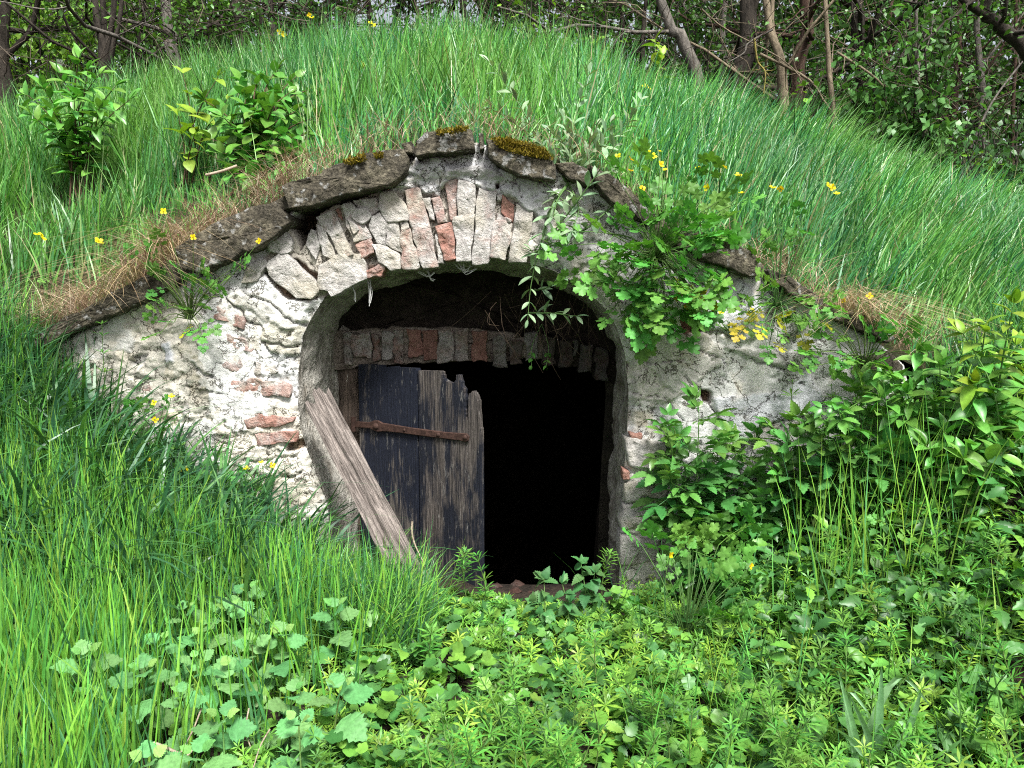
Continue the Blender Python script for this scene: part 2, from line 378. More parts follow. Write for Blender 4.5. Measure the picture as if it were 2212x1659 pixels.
# right-hand smooth render plates and cracks
plate([z6(p) for p in [(190, 920), (400, 900), (640, 870), (800, 750), (900, 900), (860, 1010), (560, 1080), (450, 1130), (420, 1210), (250, 1090)]], .014, (.52, .53, .55))
plate([z6(p) for p in [(60, 210), (180, 170), (420, 180), (500, 330), (540, 500), (380, 560), (250, 490), (140, 470)]], .018, (.46, .465, .48))
plate([z6(p) for p in [(250, 590), (410, 590), (620, 620), (870, 600), (860, 720), (770, 740), (540, 680), (410, 660), (380, 640)]], .013, (.40, .39, .37))
plate([z6(p) for p in [(-330, 560), (-100, 480), (140, 480), (250, 600), (240, 700), (80, 850), (-120, 960), (-330, 930)]], .010, (.41, .39, .35), .7)
for L, wd in (([(60, 210), (100, 350), (140, 470), (250, 490), (340, 530)], .007), ([(410, 660), (490, 690), (540, 680), (620, 720), (770, 740)], .005), ([(0, 790), (100, 870), (150, 960), (220, 1020), (250, 1100), (340, 1160), (420, 1200)], .005),
              ([(100, 620), (250, 650), (280, 720)], .003), ([(130, 140), (150, 250), (135, 330)], .003), ([(-330, 620), (-200, 700), (0, 680)], .003), ([(-310, 900), (-100, 930), (0, 1070)], .003), ([(620, 520), (760, 560), (900, 540)], .003)):
    crack([z6(p) for p in L], wd)
plate([z6(p) for p in [(95, 870), (170, 890), (180, 960), (130, 960)]], -.05, (.14, .09, .06))
plate([z6(p) for p in [(-20, 380), (90, 340), (150, 470), (30, 520)]], -.06, (.15, .09, .06))
# rough rubble lower right jamb
plate([(1345, 960), (1420, 950), (1440, 1100), (1430, 1260), (1335, 1260)], .012, (.50, .48, .42), .7, .02)
for L in ([(1350, 1010), (1400, 1030), (1450, 1020)], [(1345, 1090), (1390, 1075), (1440, 1090)], [(1340, 1150), (1400, 1160), (1440, 1150)]): crack(L, .012, .025)
# left wall
for L, wd in (([(1440, 230), (1480, 300), (1580, 370), (1590, 440), (1680, 440), (1690, 560), (1920, 590)], .004), ([(1570, 230), (1750, 300), (1850, 380), (1960, 460)], .005), ([(1250, 690), (1300, 760), (1390, 790)], .008), ([(820, 640), (900, 700), (870, 760)], .004),
              ([(1190, 830), (1260, 850), (1380, 870), (1450, 880)], .004), ([(1700, 560), (1780, 640), (1890, 650), (1890, 790)], .003), ([(1370, 1170), (1490, 1230), (1640, 1240)], .004), ([(1600, 1310), (1700, 1330), (1900, 1300), (1980, 1240)], .007), ([(1540, 1400), (1750, 1450), (1950, 1410)], .008)):
    crack([z4(p) for p in L], wd)
plate([z4(p) for p in [(1680, 450), (1800, 400), (1960, 470), (1930, 650), (1780, 620), (1690, 560)]], .007, (.36, .34, .27), .8)
plate([z4(p) for p in [(1580, 250), (1660, 220), (1960, 400), (1900, 470), (1700, 400), (1590, 330)]], .009, (.42, .41, .37), .8)
plate([z4(p) for p in [(1460, 250), (1570, 230), (1600, 350), (1470, 320)]], .01, (.45, .44, .40))
plate([z4(p) for p in [(1830, 1200), (1960, 1190), (1960, 1250), (1840, 1260)]], -.05, (.2, .14, .1))
plate([z4(p) for p in [(850, 640), (960, 640), (940, 700), (870, 700)]], -.02, (.30, .29, .27))
plate([z4(p) for p in [(1040, 560), (1090, 560), (1130, 670), (1090, 680)]], .012, (.46, .47, .49))
# arch ring: fallen-out mortar behind the voussoirs, gap under the slabs, its shade coloured near-black
ring = [(566, 560), (600, 520), (628, 465), (700, 440), (760, 415), (850, 400), (874, 409), (920, 420), (945, 426), (958, 393), (992, 388), (1024, 403), (1085, 412), (1112, 438), (1152, 458), (1165, 500), (1150, 566), (1130, 566), (1050, 556), (950, 559), (850, 574), (757, 605), (700, 640), (665, 655)]
plate(ring, -.016, (.38, .35, .30))
plate([(626, 472), (650, 440), (735, 424), (800, 408), (846, 395), (850, 400), (770, 425), (690, 455), (672, 500), (650, 540), (640, 520)], -.16, (.07, .05, .035))
plate([(560, 580), (640, 560), (690, 600), (680, 650), (610, 640)], -.04, (.19, .13, .09))
# upper render plates above the ring
plate([zA(p) for p in [(1570, 100), (1700, -60), (2050, -60), (2120, 60), (2070, 190), (1900, 380), (1850, 380), (1720, 250), (1570, 190)]], .016, (.50, .50, .50))
plate([zA(p) for p in [(1400, 290), (1480, 180), (1570, 150), (1700, 260), (1690, 290), (1530, 350)]], .014, (.52, .51, .49))
plate([z2(p) for p in [(430, 1020), (850, 1000), (920, 1010), (1100, 1090), (1330, 1130), (1400, 1280), (1340, 1400), (1240, 1380), (1170, 1340), (1090, 1270), (900, 1230), (840, 1190), (700, 1150), (560, 1160), (430, 1120)]], .018, (.43, .43, .43), .9)
plate([z2(p) for p in [(670, 1110), (860, 1075), (1000, 1100), (1060, 1160), (900, 1150), (780, 1140)]], .016, (.33, .32, .31), .8)
plate([z2(p) for p in [(1010, 1190), (1035, 1190), (1035, 1225), (1010, 1225)]], -.06, (.1, .08, .06), 1., .002)
plate([z2(p) for p in [(1190, 1400), (1340, 1400), (1330, 1659), (1200, 1690), (1180, 1650)]], .01, (.46, .44, .40), .9)
crack([z2(p) for p in [(1100, 1180), (1150, 1200), (1165, 1280)]], .003); crack([z2(p) for p in [(1240, 1400), (1205, 1550), (1170, 1690)]], .004); crack([z2(p) for p in [(1340, 1380), (1300, 1500), (1350, 1659)]], .005)
edge = np.clip(-si_ * -1, 0, 1)                         # distance outside the opening
rnd = .03 * (1 - sstep(0, .035, np.abs(si_))) + .03 * (1 - sstep(0, .03, np.abs(so_)))
Yw = -H + rnd
Vw = np.c_[P2[:, 0], Yw, P2[:, 1]]
n, m = X.shape; i = np.arange(n - 1)[:, None] * m + np.arange(m - 1)[None]
Fw = np.stack([i, i + 1, i + m + 1, i + m], 2).reshape(-1, 4)
keep = (P2[Fw].mean(1)); keep = Sf(keep) < 0
Fw = Fw[keep]; used = np.unique(Fw); mp = np.full(len(Vw), -1); mp[used] = np.arange(len(used))
link('plaster_wall', mesh('plaster_wall', Vw[used], mp[Fw], M_PLASTER, np.clip(C[used], .03, .75), smooth=False), front)

# jambs and underside of the outer arch
op = open_w; cx = op[:, 0].mean()
nrm = np.c_[np.gradient(op[:, 1]), -np.gradient(op[:, 0])]; nrm /= np.linalg.norm(nrm, axis=1, keepdims=True) + 1e-9   # towards the void
cen = np.array([cx, .7]); flip = np.sign(((cen - op) * nrm).sum(1)); nrm *= flip[:, None]
rows = []
ys = np.r_[.028, .03, .045, np.linspace(.07, .46, 22)]
for k, y in enumerate(ys):
    q = np.c_[op[:, 0], np.full(len(op), y), op[:, 1]]
    a = fbm(np.c_[op * 1., np.full(len(op), y)], .09, 4, 21); ff = a * 3; a = np.floor(ff) + sstep(.7, 1, ff - np.floor(ff))
    off = (0 if k == 0 else -.002) + (.010 * a - .004) * sstep(.03, .09, y) + (.05 - .055 * sstep(.2, .55, op[:, 0])) * sstep(.03, .4, y)
    rows.append(np.c_[op[:, 0] + nrm[:, 0] * off, q[:, 1], op[:, 1] + nrm[:, 1] * off])
nr, nc = len(rows), len(op); i = np.arange(nr - 1)[:, None] * nc + np.arange(nc - 1)[None]
link('arch_reveal', mesh('arch_reveal', np.concatenate(rows), np.stack([i, i + nc, i + nc + 1, i + 1], 2).reshape(-1, 4), M_JAMB, smooth=True), front)
# backing of the wall so no light leaks between front and mound
def prism(poly2, y0, y1):
    n = len(poly2); V = np.r_[np.c_[poly2[:, 0], np.full(n, y0), poly2[:, 1]], np.c_[poly2[:, 0], np.full(n, y1), poly2[:, 1]]]
    return V, n

ROCKS = 0
def rock(name, poly, yf, thick, mat, parent, n=30, bump=.006, bulge=.008, jit=.005, rnd=.010, lime=None, val=1., tilt=(0, 0), p2=None):
    """irregular block with a rough rounded face, from its outline in the wall plane"""
    global ROCKS; ROCKS += 1
    q = resample(w2(poly, yf) if p2 is None else p2, n); c = q.mean(0)
    sd = ROCKS * 3
    jn = np.c_[fbm(q, .05, 3, sd), fbm(q, .05, 3, sd + 1)] * jit * 2.2
    q = q + jn; d = c - q; L = np.linalg.norm(d, axis=1, keepdims=True) + 1e-6; u = d / L
    rings = []
    for ins, dy in ((0, thick), (0, rnd * 1.2), (rnd * .35, rnd * .35), (rnd * 1.1, 0)):
        r = q + u * np.minimum(ins, L * .6); rings.append(np.c_[r[:, 0], np.full(n, yf + dy), r[:, 1]])
    base = q + u * np.minimum(rnd * 1.1, L * .6)
    for s in (.84, .66, .48, .3, .12):
        r = c + (base - c) * s; rings.append(np.c_[r[:, 0], np.full(n, yf - bulge * (1 - s)), r[:, 1]])
    V = np.concatenate(rings)
    d3 = fbm(V * [1, .6, 1], .045, 4, sd + 2); ff = d3 * 2.6; d3 = d3 * .6 + .35 * (np.floor(ff) + sstep(.7, 1., ff - np.floor(ff)))
    V[n:, 1] -= bump * d3[n:] * 1.6
    V[:, 1] += tilt[0] * (V[:, 0] - c[0]) + tilt[1] * (V[:, 2] - c[1])
    V = np.vstack([V, [c[0], V[-n:, 1].mean(), c[1]]])
    k = len(rings); j = np.arange(n); j2 = (j + 1) % n; F = []
    for a in range(k - 1):
        F += [np.c_[a * n + j, a * n + j2, (a + 1) * n + j2], np.c_[a * n + j, (a + 1) * n + j2, (a + 1) * n + j]]
    F.append(np.c_[(k - 1) * n + j, (k - 1) * n + j2, np.full(n, k * n)])
    F = np.concatenate(F)
    area = (q[:, 0] * np.roll(q[:, 1], -1) - np.roll(q[:, 0], -1) * q[:, 1]).sum()
    if area < 0: F = F[:, ::-1]
    o3 = np.array([c[0], yf, c[1]])
    o = link(name, mesh(name, V - o3, F, mat, smooth=False), parent, Matrix.Translation(Vector(o3)))
    if lime is not None: o.color = (lime, val, 0, 1)
    return o

# voussoir bricks and render flakes of the outer arch (outline in a close-up of the photo, projection, share of limewash)
ARCH = [
    (zA, [(470, 660), (660, 578), (780, 830), (905, 1090), (760, 1130), (690, 1010)], -.012, .86), (zA, [(335, 980), (380, 805), (450, 830), (520, 990), (455, 1175)], .005, .93),
    (zA, [(455, 770), (540, 800), (690, 1110), (650, 1150), (530, 1110)], .0, .97), (zA, [(775, 520), (905, 478), (1130, 890), (930, 955), (860, 800)], -.016, .84),
    (zA, [(890, 650), (960, 540), (1080, 545), (1135, 640), (1100, 685), (1030, 730), (940, 690)], -.04, 1.05), (zA, [(850, 680), (960, 735), (1000, 785), (925, 860)], -.034, 1.05),
    (zA, [(945, 980), (1140, 912), (1190, 1100), (1010, 1140)], -.012, .66), (zA, [(920, 438), (1200, 412), (1250, 560), (1130, 640), (1000, 560)], -.008, .9),
    (zA, [(1260, 350), (1430, 325), (1560, 480), (1600, 665), (1340, 710), (1240, 530)], -.022, .98), (zA, [(1335, 715), (1470, 705), (1515, 930), (1495, 1090), (1330, 1000)], -.014, .97),
    (zA, [(1150, 650), (1250, 600), (1325, 720), (1325, 980), (1200, 960), (1130, 760)], -.016, .98), (zA, [(1482, 702), (1588, 682), (1600, 795), (1512, 815)], -.004, .95), (zA, [(1520, 835), (1640, 818), (1745, 1262), (1535, 1285), (1505, 1100)], -.018, .78),
    (zA, [(1555, 345), (1740, 308), (1830, 640), (1955, 1215), (1785, 1250), (1650, 800)], -.024, .80), (zA, [(1795, 432), (1878, 420), (1925, 680), (1855, 655)], -.012, .95), (zA, [(1888, 420), (1990, 397), (2088, 688), (1955, 700)], -.014, .72),
    (zA, [(1965, 760), (2128, 728), (2198, 1145), (2045, 1172)], -.02, .55), (zA, [(1930, 860), (1955, 850), (2045, 1205), (1965, 1225)], -.008, .97),
    (zA, [(1160, 985), (1330, 1010), (1490, 1105), (1512, 1268), (1385, 1298), (1240, 1195)], -.022, 1.0), (zA, [(1065, 1310), (1250, 1215), (1290, 1290), (1250, 1378), (1075, 1398)], -.006, .62),
    (zA, [(500, 1260), (760, 1115), (1000, 1130), (1055, 1250), (1058, 1398), (830, 1518), (645, 1635), (585, 1540), (480, 1540)], -.012, .97),
    (zA, [(-150, 1230), (0, 1115), (80, 1115), (200, 1220), (400, 1420), (470, 1535), (375, 1655), (200, 1640), (0, 1480), (-120, 1360)], -.016, .96),
    (zA, [(-190, 880), (0, 850), (60, 800), (150, 950), (140, 1060), (0, 1100), (-120, 1080)], -.02, 1.02), (zA, [(-380, 1250), (-200, 1180), (-160, 1240), (-270, 1440), (-480, 1460)], -.012, 1.02),
    (zA, [(700, 560), (745, 535), (770, 600), (790, 680), (720, 640)], .012, .6),
    (z2, [(668, 1182), (753, 1168), (742, 1408), (705, 1418)], -.002, .7), (z2, [(763, 1172), (860, 1205), (863, 1388), (753, 1398)], -.024, 1.0), (z2, [(888, 1242), (998, 1250), (990, 1440), (962, 1690), (850, 1695), (870, 1420)], -.02, .88),
    (z2, [(722, 1412), (858, 1404), (838, 1690), (748, 1690)], -.028, 1.0), (z2, [(1003, 1262), (1034, 1256), (1022, 1305), (1002, 1310)], -.005, .95), (z2, [(1042, 1262), (1122, 1328), (1112, 1435), (1028, 1372)], .002, .38),
    (z2, [(992, 1436), (1100, 1444), (1078, 1625), (1060, 1680), (968, 1660)], -.02, .82), (z2, [(1140, 1335), (1238, 1392), (1188, 1690), (1090, 1690), (1098, 1600)], -.024, .98), (z2, [(1012, 1380), (1100, 1425), (1095, 1440), (1010, 1430)], -.006, .85),
]
for fz, poly, y, lime in ARCH:
    pc = np.mean([fz(p) for p in poly], 0)
    rock('brick', [tuple(pc + (np.array(fz(p)) - pc) * 1.09) for p in poly], -.008 + y * .45, .11, M_BRICK, front, n=40, bump=.006, bulge=.0, jit=.0045, rnd=.0035, lime=lime, tilt=(random.uniform(-.05, .05), random.uniform(-.04, .04)))
# bricks showing through the left-hand plaster
for poly, lime in (([(1395, 330), (1580, 390), (1588, 468), (1385, 412)], .55), ([(1460, 512), (1570, 520), (1660, 555), (1640, 625), (1455, 575)], .62), ([(1470, 660), (1560, 665), (1570, 720), (1530, 750), (1430, 720)], .6),
                   ([(1655, 672), (1720, 680), (1790, 760), (1770, 780), (1650, 765)], .72), ([(1430, 790), (1640, 800), (1890, 830), (1885, 918), (1460, 880)], .58), ([(1590, 1065), (1700, 1035), (1900, 1040), (1890, 1090), (1700, 1120), (1600, 1125)], .5),
                   ([(1645, 1150), (1800, 1135), (1925, 1120), (1930, 1195), (1780, 1215), (1660, 1228)], .5), ([(905, 840), (960, 830), (982, 870), (930, 882)], .6), ([(1640, 1020), (1690, 1025), (1680, 1048), (1640, 1045)], .5), ([(1200, 960), (1240, 1010), (1210, 1050), (1190, 1010)], .75)):
    rock('brick', [z4(p) for p in poly], -.006, .08, M_BRICK, front, n=34, bump=.006, bulge=.0, jit=.007, rnd=.003, lime=lime + .12)
for poly, lime in (([(1360, 935), (1388, 937), (1386, 950), (1362, 950)], .45), ([(1346, 1012), (1362, 1018), (1360, 1038), (1347, 1036)], .45)):
    rock('brick', poly, -.02, .06, M_BRICK, front, n=16, bump=.004, bulge=.002, rnd=.004, lime=lime)
# rubble in the right jamb
for poly in ([(1352, 1045), (1400, 1035), (1445, 1060), (1440, 1085), (1385, 1080), (1348, 1090)], [(1345, 1095), (1390, 1085), (1440, 1100), (1436, 1145), (1380, 1150), (1342, 1145)], [(1342, 1155), (1390, 1165), (1432, 1160), (1420, 1215), (1338, 1225)], [(1352, 950), (1395, 948), (1440, 960), (1446, 1010), (1400, 1025), (1356, 1008)]):
    rock('rubble_stone', poly, -.03, .12, M_BRICK, front, n=26, bump=.010, bulge=.012, rnd=.014, lime=1.03)

# coping slabs
COPING = [
    ('coping_stone', [(60, 742), (110, 705), (190, 660), (275, 615), (365, 570), (385, 606), (300, 652), (220, 690), (150, 722), (85, 752)], -.075),
    ('coping_stone', [(380, 535), (430, 500), (500, 462), (560, 440), (590, 432), (633, 473), (580, 522), (520, 548), (425, 592), (392, 580)], -.085),
    ('coping_stone', [(610, 400), (680, 377), (737, 350), (780, 333), (864, 317), (878, 337), (872, 375), (840, 398), (737, 421), (680, 445), (622, 455)], -.10),
    ('coping_stone', [(866, 310), (890, 305), (894, 333), (876, 330)], -.06),
    ('coping_stone', [(898, 305), (917, 285), (970, 282), (1022, 279), (1029, 322), (960, 330), (897, 338)], -.09),
    ('coping_stone', [(1033, 284), (1044, 284), (1045, 322), (1035, 326)], -.05),
    ('coping_stone', [(1047, 302), (1085, 300), (1140, 312), (1184, 330), (1201, 360), (1204, 387), (1130, 383), (1090, 362), (1054, 338)], -.10),
    ('coping_stone', [(1200, 352), (1240, 345), (1274, 365), (1284, 400), (1230, 385)], -.06),
    ('coping_stone', [(1274, 352), (1320, 375), (1354, 403), (1417, 457), (1407, 484), (1354, 460), (1304, 420), (1284, 385)], -.085),
    ('coping_stone', [(1412, 462), (1450, 480), (1525, 515), (1530, 560), (1470, 535), (1410, 492)], -.06),
    ('coping_stone', [(1530, 506), (1562, 507), (1625, 547), (1656, 586), (1632, 601), (1575, 580), (1515, 558)], -.09),
    ('coping_stone', [(1660, 580), (1698, 593), (1740, 618), (1785, 645), (1775, 662), (1722, 646), (1665, 606)], -.07),
    ('coping_stone', [(1785, 648), (1830, 665), (1875, 688), (1870, 715), (1820, 700), (1780, 668)], -.05),
    ('coping_stone', [(1872, 683), (1905, 700), (1938, 730), (1918, 742), (1875, 718)], -.07),
    ('coping_stone', [(1872, 772), (1920, 760), (1952, 790), (1945, 815), (1880, 812)], -.08),
    ('coping_stone', [(590, 436), (612, 425), (625, 452), (608, 458)], -.06),
]
cops = []
for nm, poly, y in COPING:
    big = (max(p[0] for p in poly) - min(p[0] for p in poly)) > 60
    cops.append(rock(nm, poly, y, .36, M_STONE, front, n=60 if big else 24, bump=.007 if big else .004, bulge=.002, jit=.005 if big else .003, rnd=.006 if big else .004, tilt=(0, .1)))
# moss cushions on the slabs
mv = np.array([[-.5, 0, 0], [.5, 0, 0], [.12, 1, .1], [-.12, 1, -.1]]); mt = np.array([[0, 1, 2], [0, 2, 3]])
for ci, pl, nn in ((2, [(740, 352), (790, 335), (790, 352), (750, 362)], 300), (2, [(810, 335), (830, 333), (826, 345), (812, 346)], 120), (4, [(940, 286), (1010, 278), (1010, 288), (950, 296)], 350), (6, [(1060, 300), (1120, 308), (1180, 328), (1198, 352), (1160, 345), (1100, 335), (1070, 316)], 1500)):
    poly = w2(pl, -.1); q = []
    while len(q) < nn:
        c = rng.uniform(poly.min(0), poly.max(0), (200, 2)); q += list(c[sd_poly(c, poly) < 0])
    q = np.array(q[:nn]); T = np.c_[q[:, 0], -.105 + rng.normal(0, .012, nn), q[:, 1] + .004]
    d = np.c_[rng.normal(0, .5, nn), rng.normal(-.5, .4, nn), rng.uniform(.2, 1, nn)]
    V, F = scatter(mv * [.005, .011, .005], mt, frames(d, rng.normal(0, 1, (nn, 3))), rng.uniform(.6, 1.5, nn), T)
    cc = np.array([.20, .15, .02]) * rng.uniform(.45, 1.3, (nn, 1)) * np.array([1, 1, 1])
    link('moss', mesh('moss', V - np.array(parent_loc(cops[ci])), F, M_MOSS, np.repeat(cc, 4, 0)), cops[ci]).matrix_basis = Matrix.Identity(4)

# inner brick ring, piers and the dark vault behind
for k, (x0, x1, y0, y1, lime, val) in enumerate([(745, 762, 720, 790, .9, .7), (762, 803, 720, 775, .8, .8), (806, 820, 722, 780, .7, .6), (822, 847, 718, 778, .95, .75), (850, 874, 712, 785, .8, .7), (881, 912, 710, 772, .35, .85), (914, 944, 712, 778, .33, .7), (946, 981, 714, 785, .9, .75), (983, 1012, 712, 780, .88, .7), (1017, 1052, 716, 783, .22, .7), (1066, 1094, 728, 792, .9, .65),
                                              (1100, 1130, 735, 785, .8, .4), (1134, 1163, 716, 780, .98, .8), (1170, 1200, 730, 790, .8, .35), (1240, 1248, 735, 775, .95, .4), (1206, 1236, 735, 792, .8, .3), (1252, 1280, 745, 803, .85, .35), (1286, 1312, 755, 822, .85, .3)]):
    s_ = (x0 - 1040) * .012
    rock('brick', [(x0 + s_, y0), (x1 + s_, y0 - 1), (x1, y1), (x0, y1 + 1)], .40 + random.uniform(-.012, .012), .12, M_BRICK, front, n=26, bump=.008, bulge=.0, jit=.008, rnd=.005, lime=lime * .92, val=val * (.75 if x0 < 1060 else .5), tilt=(random.uniform(-.12, .12), random.uniform(-.1, .1)))  # bricks dimmed in colour, most on the right, to suggest shade
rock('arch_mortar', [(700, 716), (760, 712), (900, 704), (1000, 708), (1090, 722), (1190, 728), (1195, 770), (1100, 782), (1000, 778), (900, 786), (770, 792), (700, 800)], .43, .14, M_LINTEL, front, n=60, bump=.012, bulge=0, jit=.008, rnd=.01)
rock('arch_mortar', [(1185, 728), (1250, 735), (1300, 755), (1350, 800), (1350, 850), (1300, 815), (1250, 795), (1185, 785)], .44, .12, M_TYMP, front, n=40, bump=.01, bulge=0, jit=.006, rnd=.01)  # right end of the mortar band, coloured dark as shade
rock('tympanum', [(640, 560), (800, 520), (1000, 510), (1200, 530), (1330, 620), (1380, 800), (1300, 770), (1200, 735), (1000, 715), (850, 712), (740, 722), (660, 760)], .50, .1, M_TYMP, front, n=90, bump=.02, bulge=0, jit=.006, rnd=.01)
rock('pier', [(1340, 836), (1420, 830), (1420, 1320), (1290, 1320), (1298, 1200), (1305, 1100), (1330, 960), (1338, 900)], .45, .25, M_TYMP, front, n=50, bump=.014, bulge=.0, rnd=.02)  # right pier takes the shade tone instead of plain plaster
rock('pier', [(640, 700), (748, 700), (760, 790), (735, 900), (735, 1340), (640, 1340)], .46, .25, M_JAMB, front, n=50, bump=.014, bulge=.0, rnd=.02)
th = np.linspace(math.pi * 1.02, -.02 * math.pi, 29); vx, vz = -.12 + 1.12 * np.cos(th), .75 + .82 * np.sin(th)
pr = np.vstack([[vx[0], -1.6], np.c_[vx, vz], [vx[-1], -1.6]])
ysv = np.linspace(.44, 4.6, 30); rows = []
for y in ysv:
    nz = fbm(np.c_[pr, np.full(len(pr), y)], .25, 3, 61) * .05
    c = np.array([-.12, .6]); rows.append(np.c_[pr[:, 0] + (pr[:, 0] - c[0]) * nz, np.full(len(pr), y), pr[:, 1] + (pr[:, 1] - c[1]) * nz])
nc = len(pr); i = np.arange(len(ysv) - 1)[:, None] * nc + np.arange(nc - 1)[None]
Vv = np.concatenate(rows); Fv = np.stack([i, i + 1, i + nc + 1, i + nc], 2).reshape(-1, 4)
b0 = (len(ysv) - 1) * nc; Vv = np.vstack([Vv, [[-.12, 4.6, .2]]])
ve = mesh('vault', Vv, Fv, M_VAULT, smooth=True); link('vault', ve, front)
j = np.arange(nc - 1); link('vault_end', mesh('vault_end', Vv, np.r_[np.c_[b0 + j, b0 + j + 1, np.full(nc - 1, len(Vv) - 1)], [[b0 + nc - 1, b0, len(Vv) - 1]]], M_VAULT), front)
# ring closing the gap between reveal and vault
a = rows[0]; rv = op + nrm * .04; rv = np.vstack([rv]); rvr = resample(rv, nc, False)
Vc = np.r_[np.c_[rvr[:, 0], np.full(nc, .455), rvr[:, 1]], np.c_[pr[:, 0] * 1.02, np.full(nc, .45), pr[:, 1]]]
link('vault_collar', mesh('vault_collar', Vc, np.c_[j, j + 1, nc + j + 1, nc + j], M_VAULT), front)
# outer shell that keeps daylight out of the vault (the masonry body under the mound)
sh = np.array([[-1.75, -1.8], [-1.75, .95], [-1.2, 1.32], [-.6, 1.62], [0, 1.72], [.5, 1.60], [1.0, 1.33], [1.45, 1.0], [1.45, -1.8]])
Vs_ = np.r_[np.c_[sh[:, 0], np.full(9, .13), sh[:, 1]], np.c_[sh[:, 0], np.full(9, 4.8), sh[:, 1]]]; k = np.arange(8)
link('vault_shell', mesh('vault_shell', Vs_, np.c_[k, k + 1, 9 + k + 1, 9 + k], M_VAULT), front)

# ------------------------------------------------------------------ door leaf, post, iron strap
pL = at(768, 900, .43); pR = at(1034, 900, .035)
du = np.array([pR[0] - pL[0], pR[1] - pL[1], 0]); dl = np.linalg.norm(du); du /= dl; dn = np.array([du[1], -du[0], 0])   # dn towards the viewer
door = empty('door', (pL[0], pL[1], 0), parent=front); door['label'] = 'battered dark blue plank door leaf with a broken jagged top'
def dplane(pts, off=0):
    out = []
    for p in pts:
        q = on_plane(p[0], p[1], pL + dn * off, dn); out.append(((q - pL) @ du, q[2]))
    return np.array(out)
import bmesh
def board(name, sz, off, thick, mat, parent, bev=.003):
    """flat outline (s along the door, z up) turned into a solid board; mesh axes: x along the door, y depth, z up"""
    bm = bmesh.new(); vsb = [bm.verts.new((s, -off, z)) for s, z in sz]; fc = bm.faces.new(vsb)
    if fc.normal.y > 0: fc.normal_flip()
    r = bmesh.ops.extrude_face_region(bm, geom=[fc])
    for v in r['geom']:
        if isinstance(v, bmesh.types.BMVert): v.co.y += thick
    bmesh.ops.recalc_face_normals(bm, faces=bm.faces)
    if bev: bmesh.ops.bevel(bm, geom=[e for e in bm.edges if abs((e.verts[0].co - e.verts[1].co).y) < 1e-4], offset=bev, segments=1, affect='EDGES', clamp_overlap=True)
    bmesh.ops.triangulate(bm, faces=bm.faces)
    me = bpy.data.meshes.new(name); bm.to_mesh(me); bm.free(); me.materials.append(mat)
    o = bpy.data.objects.new(name, me); COL.objects.link(o); o.parent = parent
    o.matrix_basis = Matrix.Translation(Vector(pL) * Vector((1, 1, 0)).length * 0 + Vector((pL[0], pL[1], 0)) - parent_loc(parent)) @ Matrix.Rotation(math.atan2(du[1], du[0]), 4, 'Z')
    return o
def jag(pts, amp, n):
    """roughen a broken edge"""
    out = []
    for a, b in zip(pts[:-1], pts[1:]):
        for t in np.linspace(0, 1, n, endpoint=False): out.append((a[0] + (b[0] - a[0]) * t + random.uniform(-amp, amp) * (t > 0), a[1] + (b[1] - a[1]) * t + random.uniform(-amp, amp) * (t > 0)))
    return out + [pts[-1]]
zb = -.12
def plank(top, off, mat, nm='plank'):
    t = dplane([zD(p) for p in top], off); return board(nm, [(t[0][0] + .0, zb)] + [tuple(q) for q in t] + [(t[-1][0], zb)], off, .028, mat, door, .0012)
plank([(430, 58), (500, 57), (585, 64), (590, 78), (676, 70), (680, 76), (810, 83), (815, 98)], 0, M_DOOR1)
plank(jag([(823, 98), (880, 101), (972, 106), (980, 140), (1000, 163), (1030, 178), (1062, 178), (1072, 126), (1088, 130), (1100, 185), (1120, 228), (1126, 330), (1132, 400)], 4.5, 5), .004, M_DOOR2)
plank(jag([(1134, 402), (1146, 425), (1153, 250), (1178, 232), (1200, 262), (1212, 310), (1222, 470), (1228, 520)], 3.5, 4), 0, M_DOOR2)
hz = dplane([zD(p) for p in [(395, 436), (425, 430), (505, 437), (530, 425), (560, 424), (590, 440), (770, 470), (1000, 500), (1110, 508), (1140, 510), (1156, 530), (1150, 558), (1130, 566), (1095, 556), (900, 533), (700, 505), (590, 495), (560, 500), (530, 490), (505, 475), (425, 470), (400, 474)]], .012)
hinge = board('strap_hinge', [tuple(q) for q in hz], .014, .010, M_RUST, door, .003)
hinge['label'] = 'long rusty iron strap hinge across the door'
# bolt heads and pintle of the strap, in the same iron
def dome(c, r, axis, k=10):
    th = np.linspace(0, 2 * math.pi, k, endpoint=False); e1 = du; e2 = np.array([0, 0, 1.]); V = []
    for rr, hh in ((r, 0), (r * .85, r * .35), (r * .45, r * .6)): V += [c + rr * (math.cos(t) * e1 + math.sin(t) * e2) + axis * hh for t in th]
    V.append(c + axis * r * .66); F = []
    for a in range(2):
        for q in range(k): F += [(a * k + q, a * k + (q + 1) % k, a * k + k + (q + 1) % k), (a * k + q, a * k + k + (q + 1) % k, a * k + k + q)]
    F += [(2 * k + q, 2 * k + (q + 1) % k, 3 * k) for q in range(k)]
    return np.array(V), np.array(F)
for p, r in ((zD((547, 462)), .016), (zD((955, 518)), .010), (zD((1130, 535)), .011), (zD((733, 486)), .007)):
    c = on_plane(p[0], p[1], pL + dn * .015, dn); V, F = dome(c, r, dn); link('bolt', mesh('bolt', V, F, M_RUST, smooth=True), door)
c = on_plane(*zD((400, 452)), pL + dn * .012, dn); V, F = tube([c + [0, 0, -.03], c + [0, 0, .035]], .013, 8); link('hinge_pin', mesh('hinge_pin', V, F, M_RUST, smooth=True), door)
post = empty('door_frame', (pL[0] - .06, pL[1] + .05, 0), parent=front)
q = np.array([at(*zD(p), .46)[[0, 2]] for p in [(298, 70), (360, 62), (424, 60), (440, 430), (445, 900), (445, 1400)]]); q = np.vstack([q, [[q[0, 0], -.05]]]); q[5, 1] = -.05
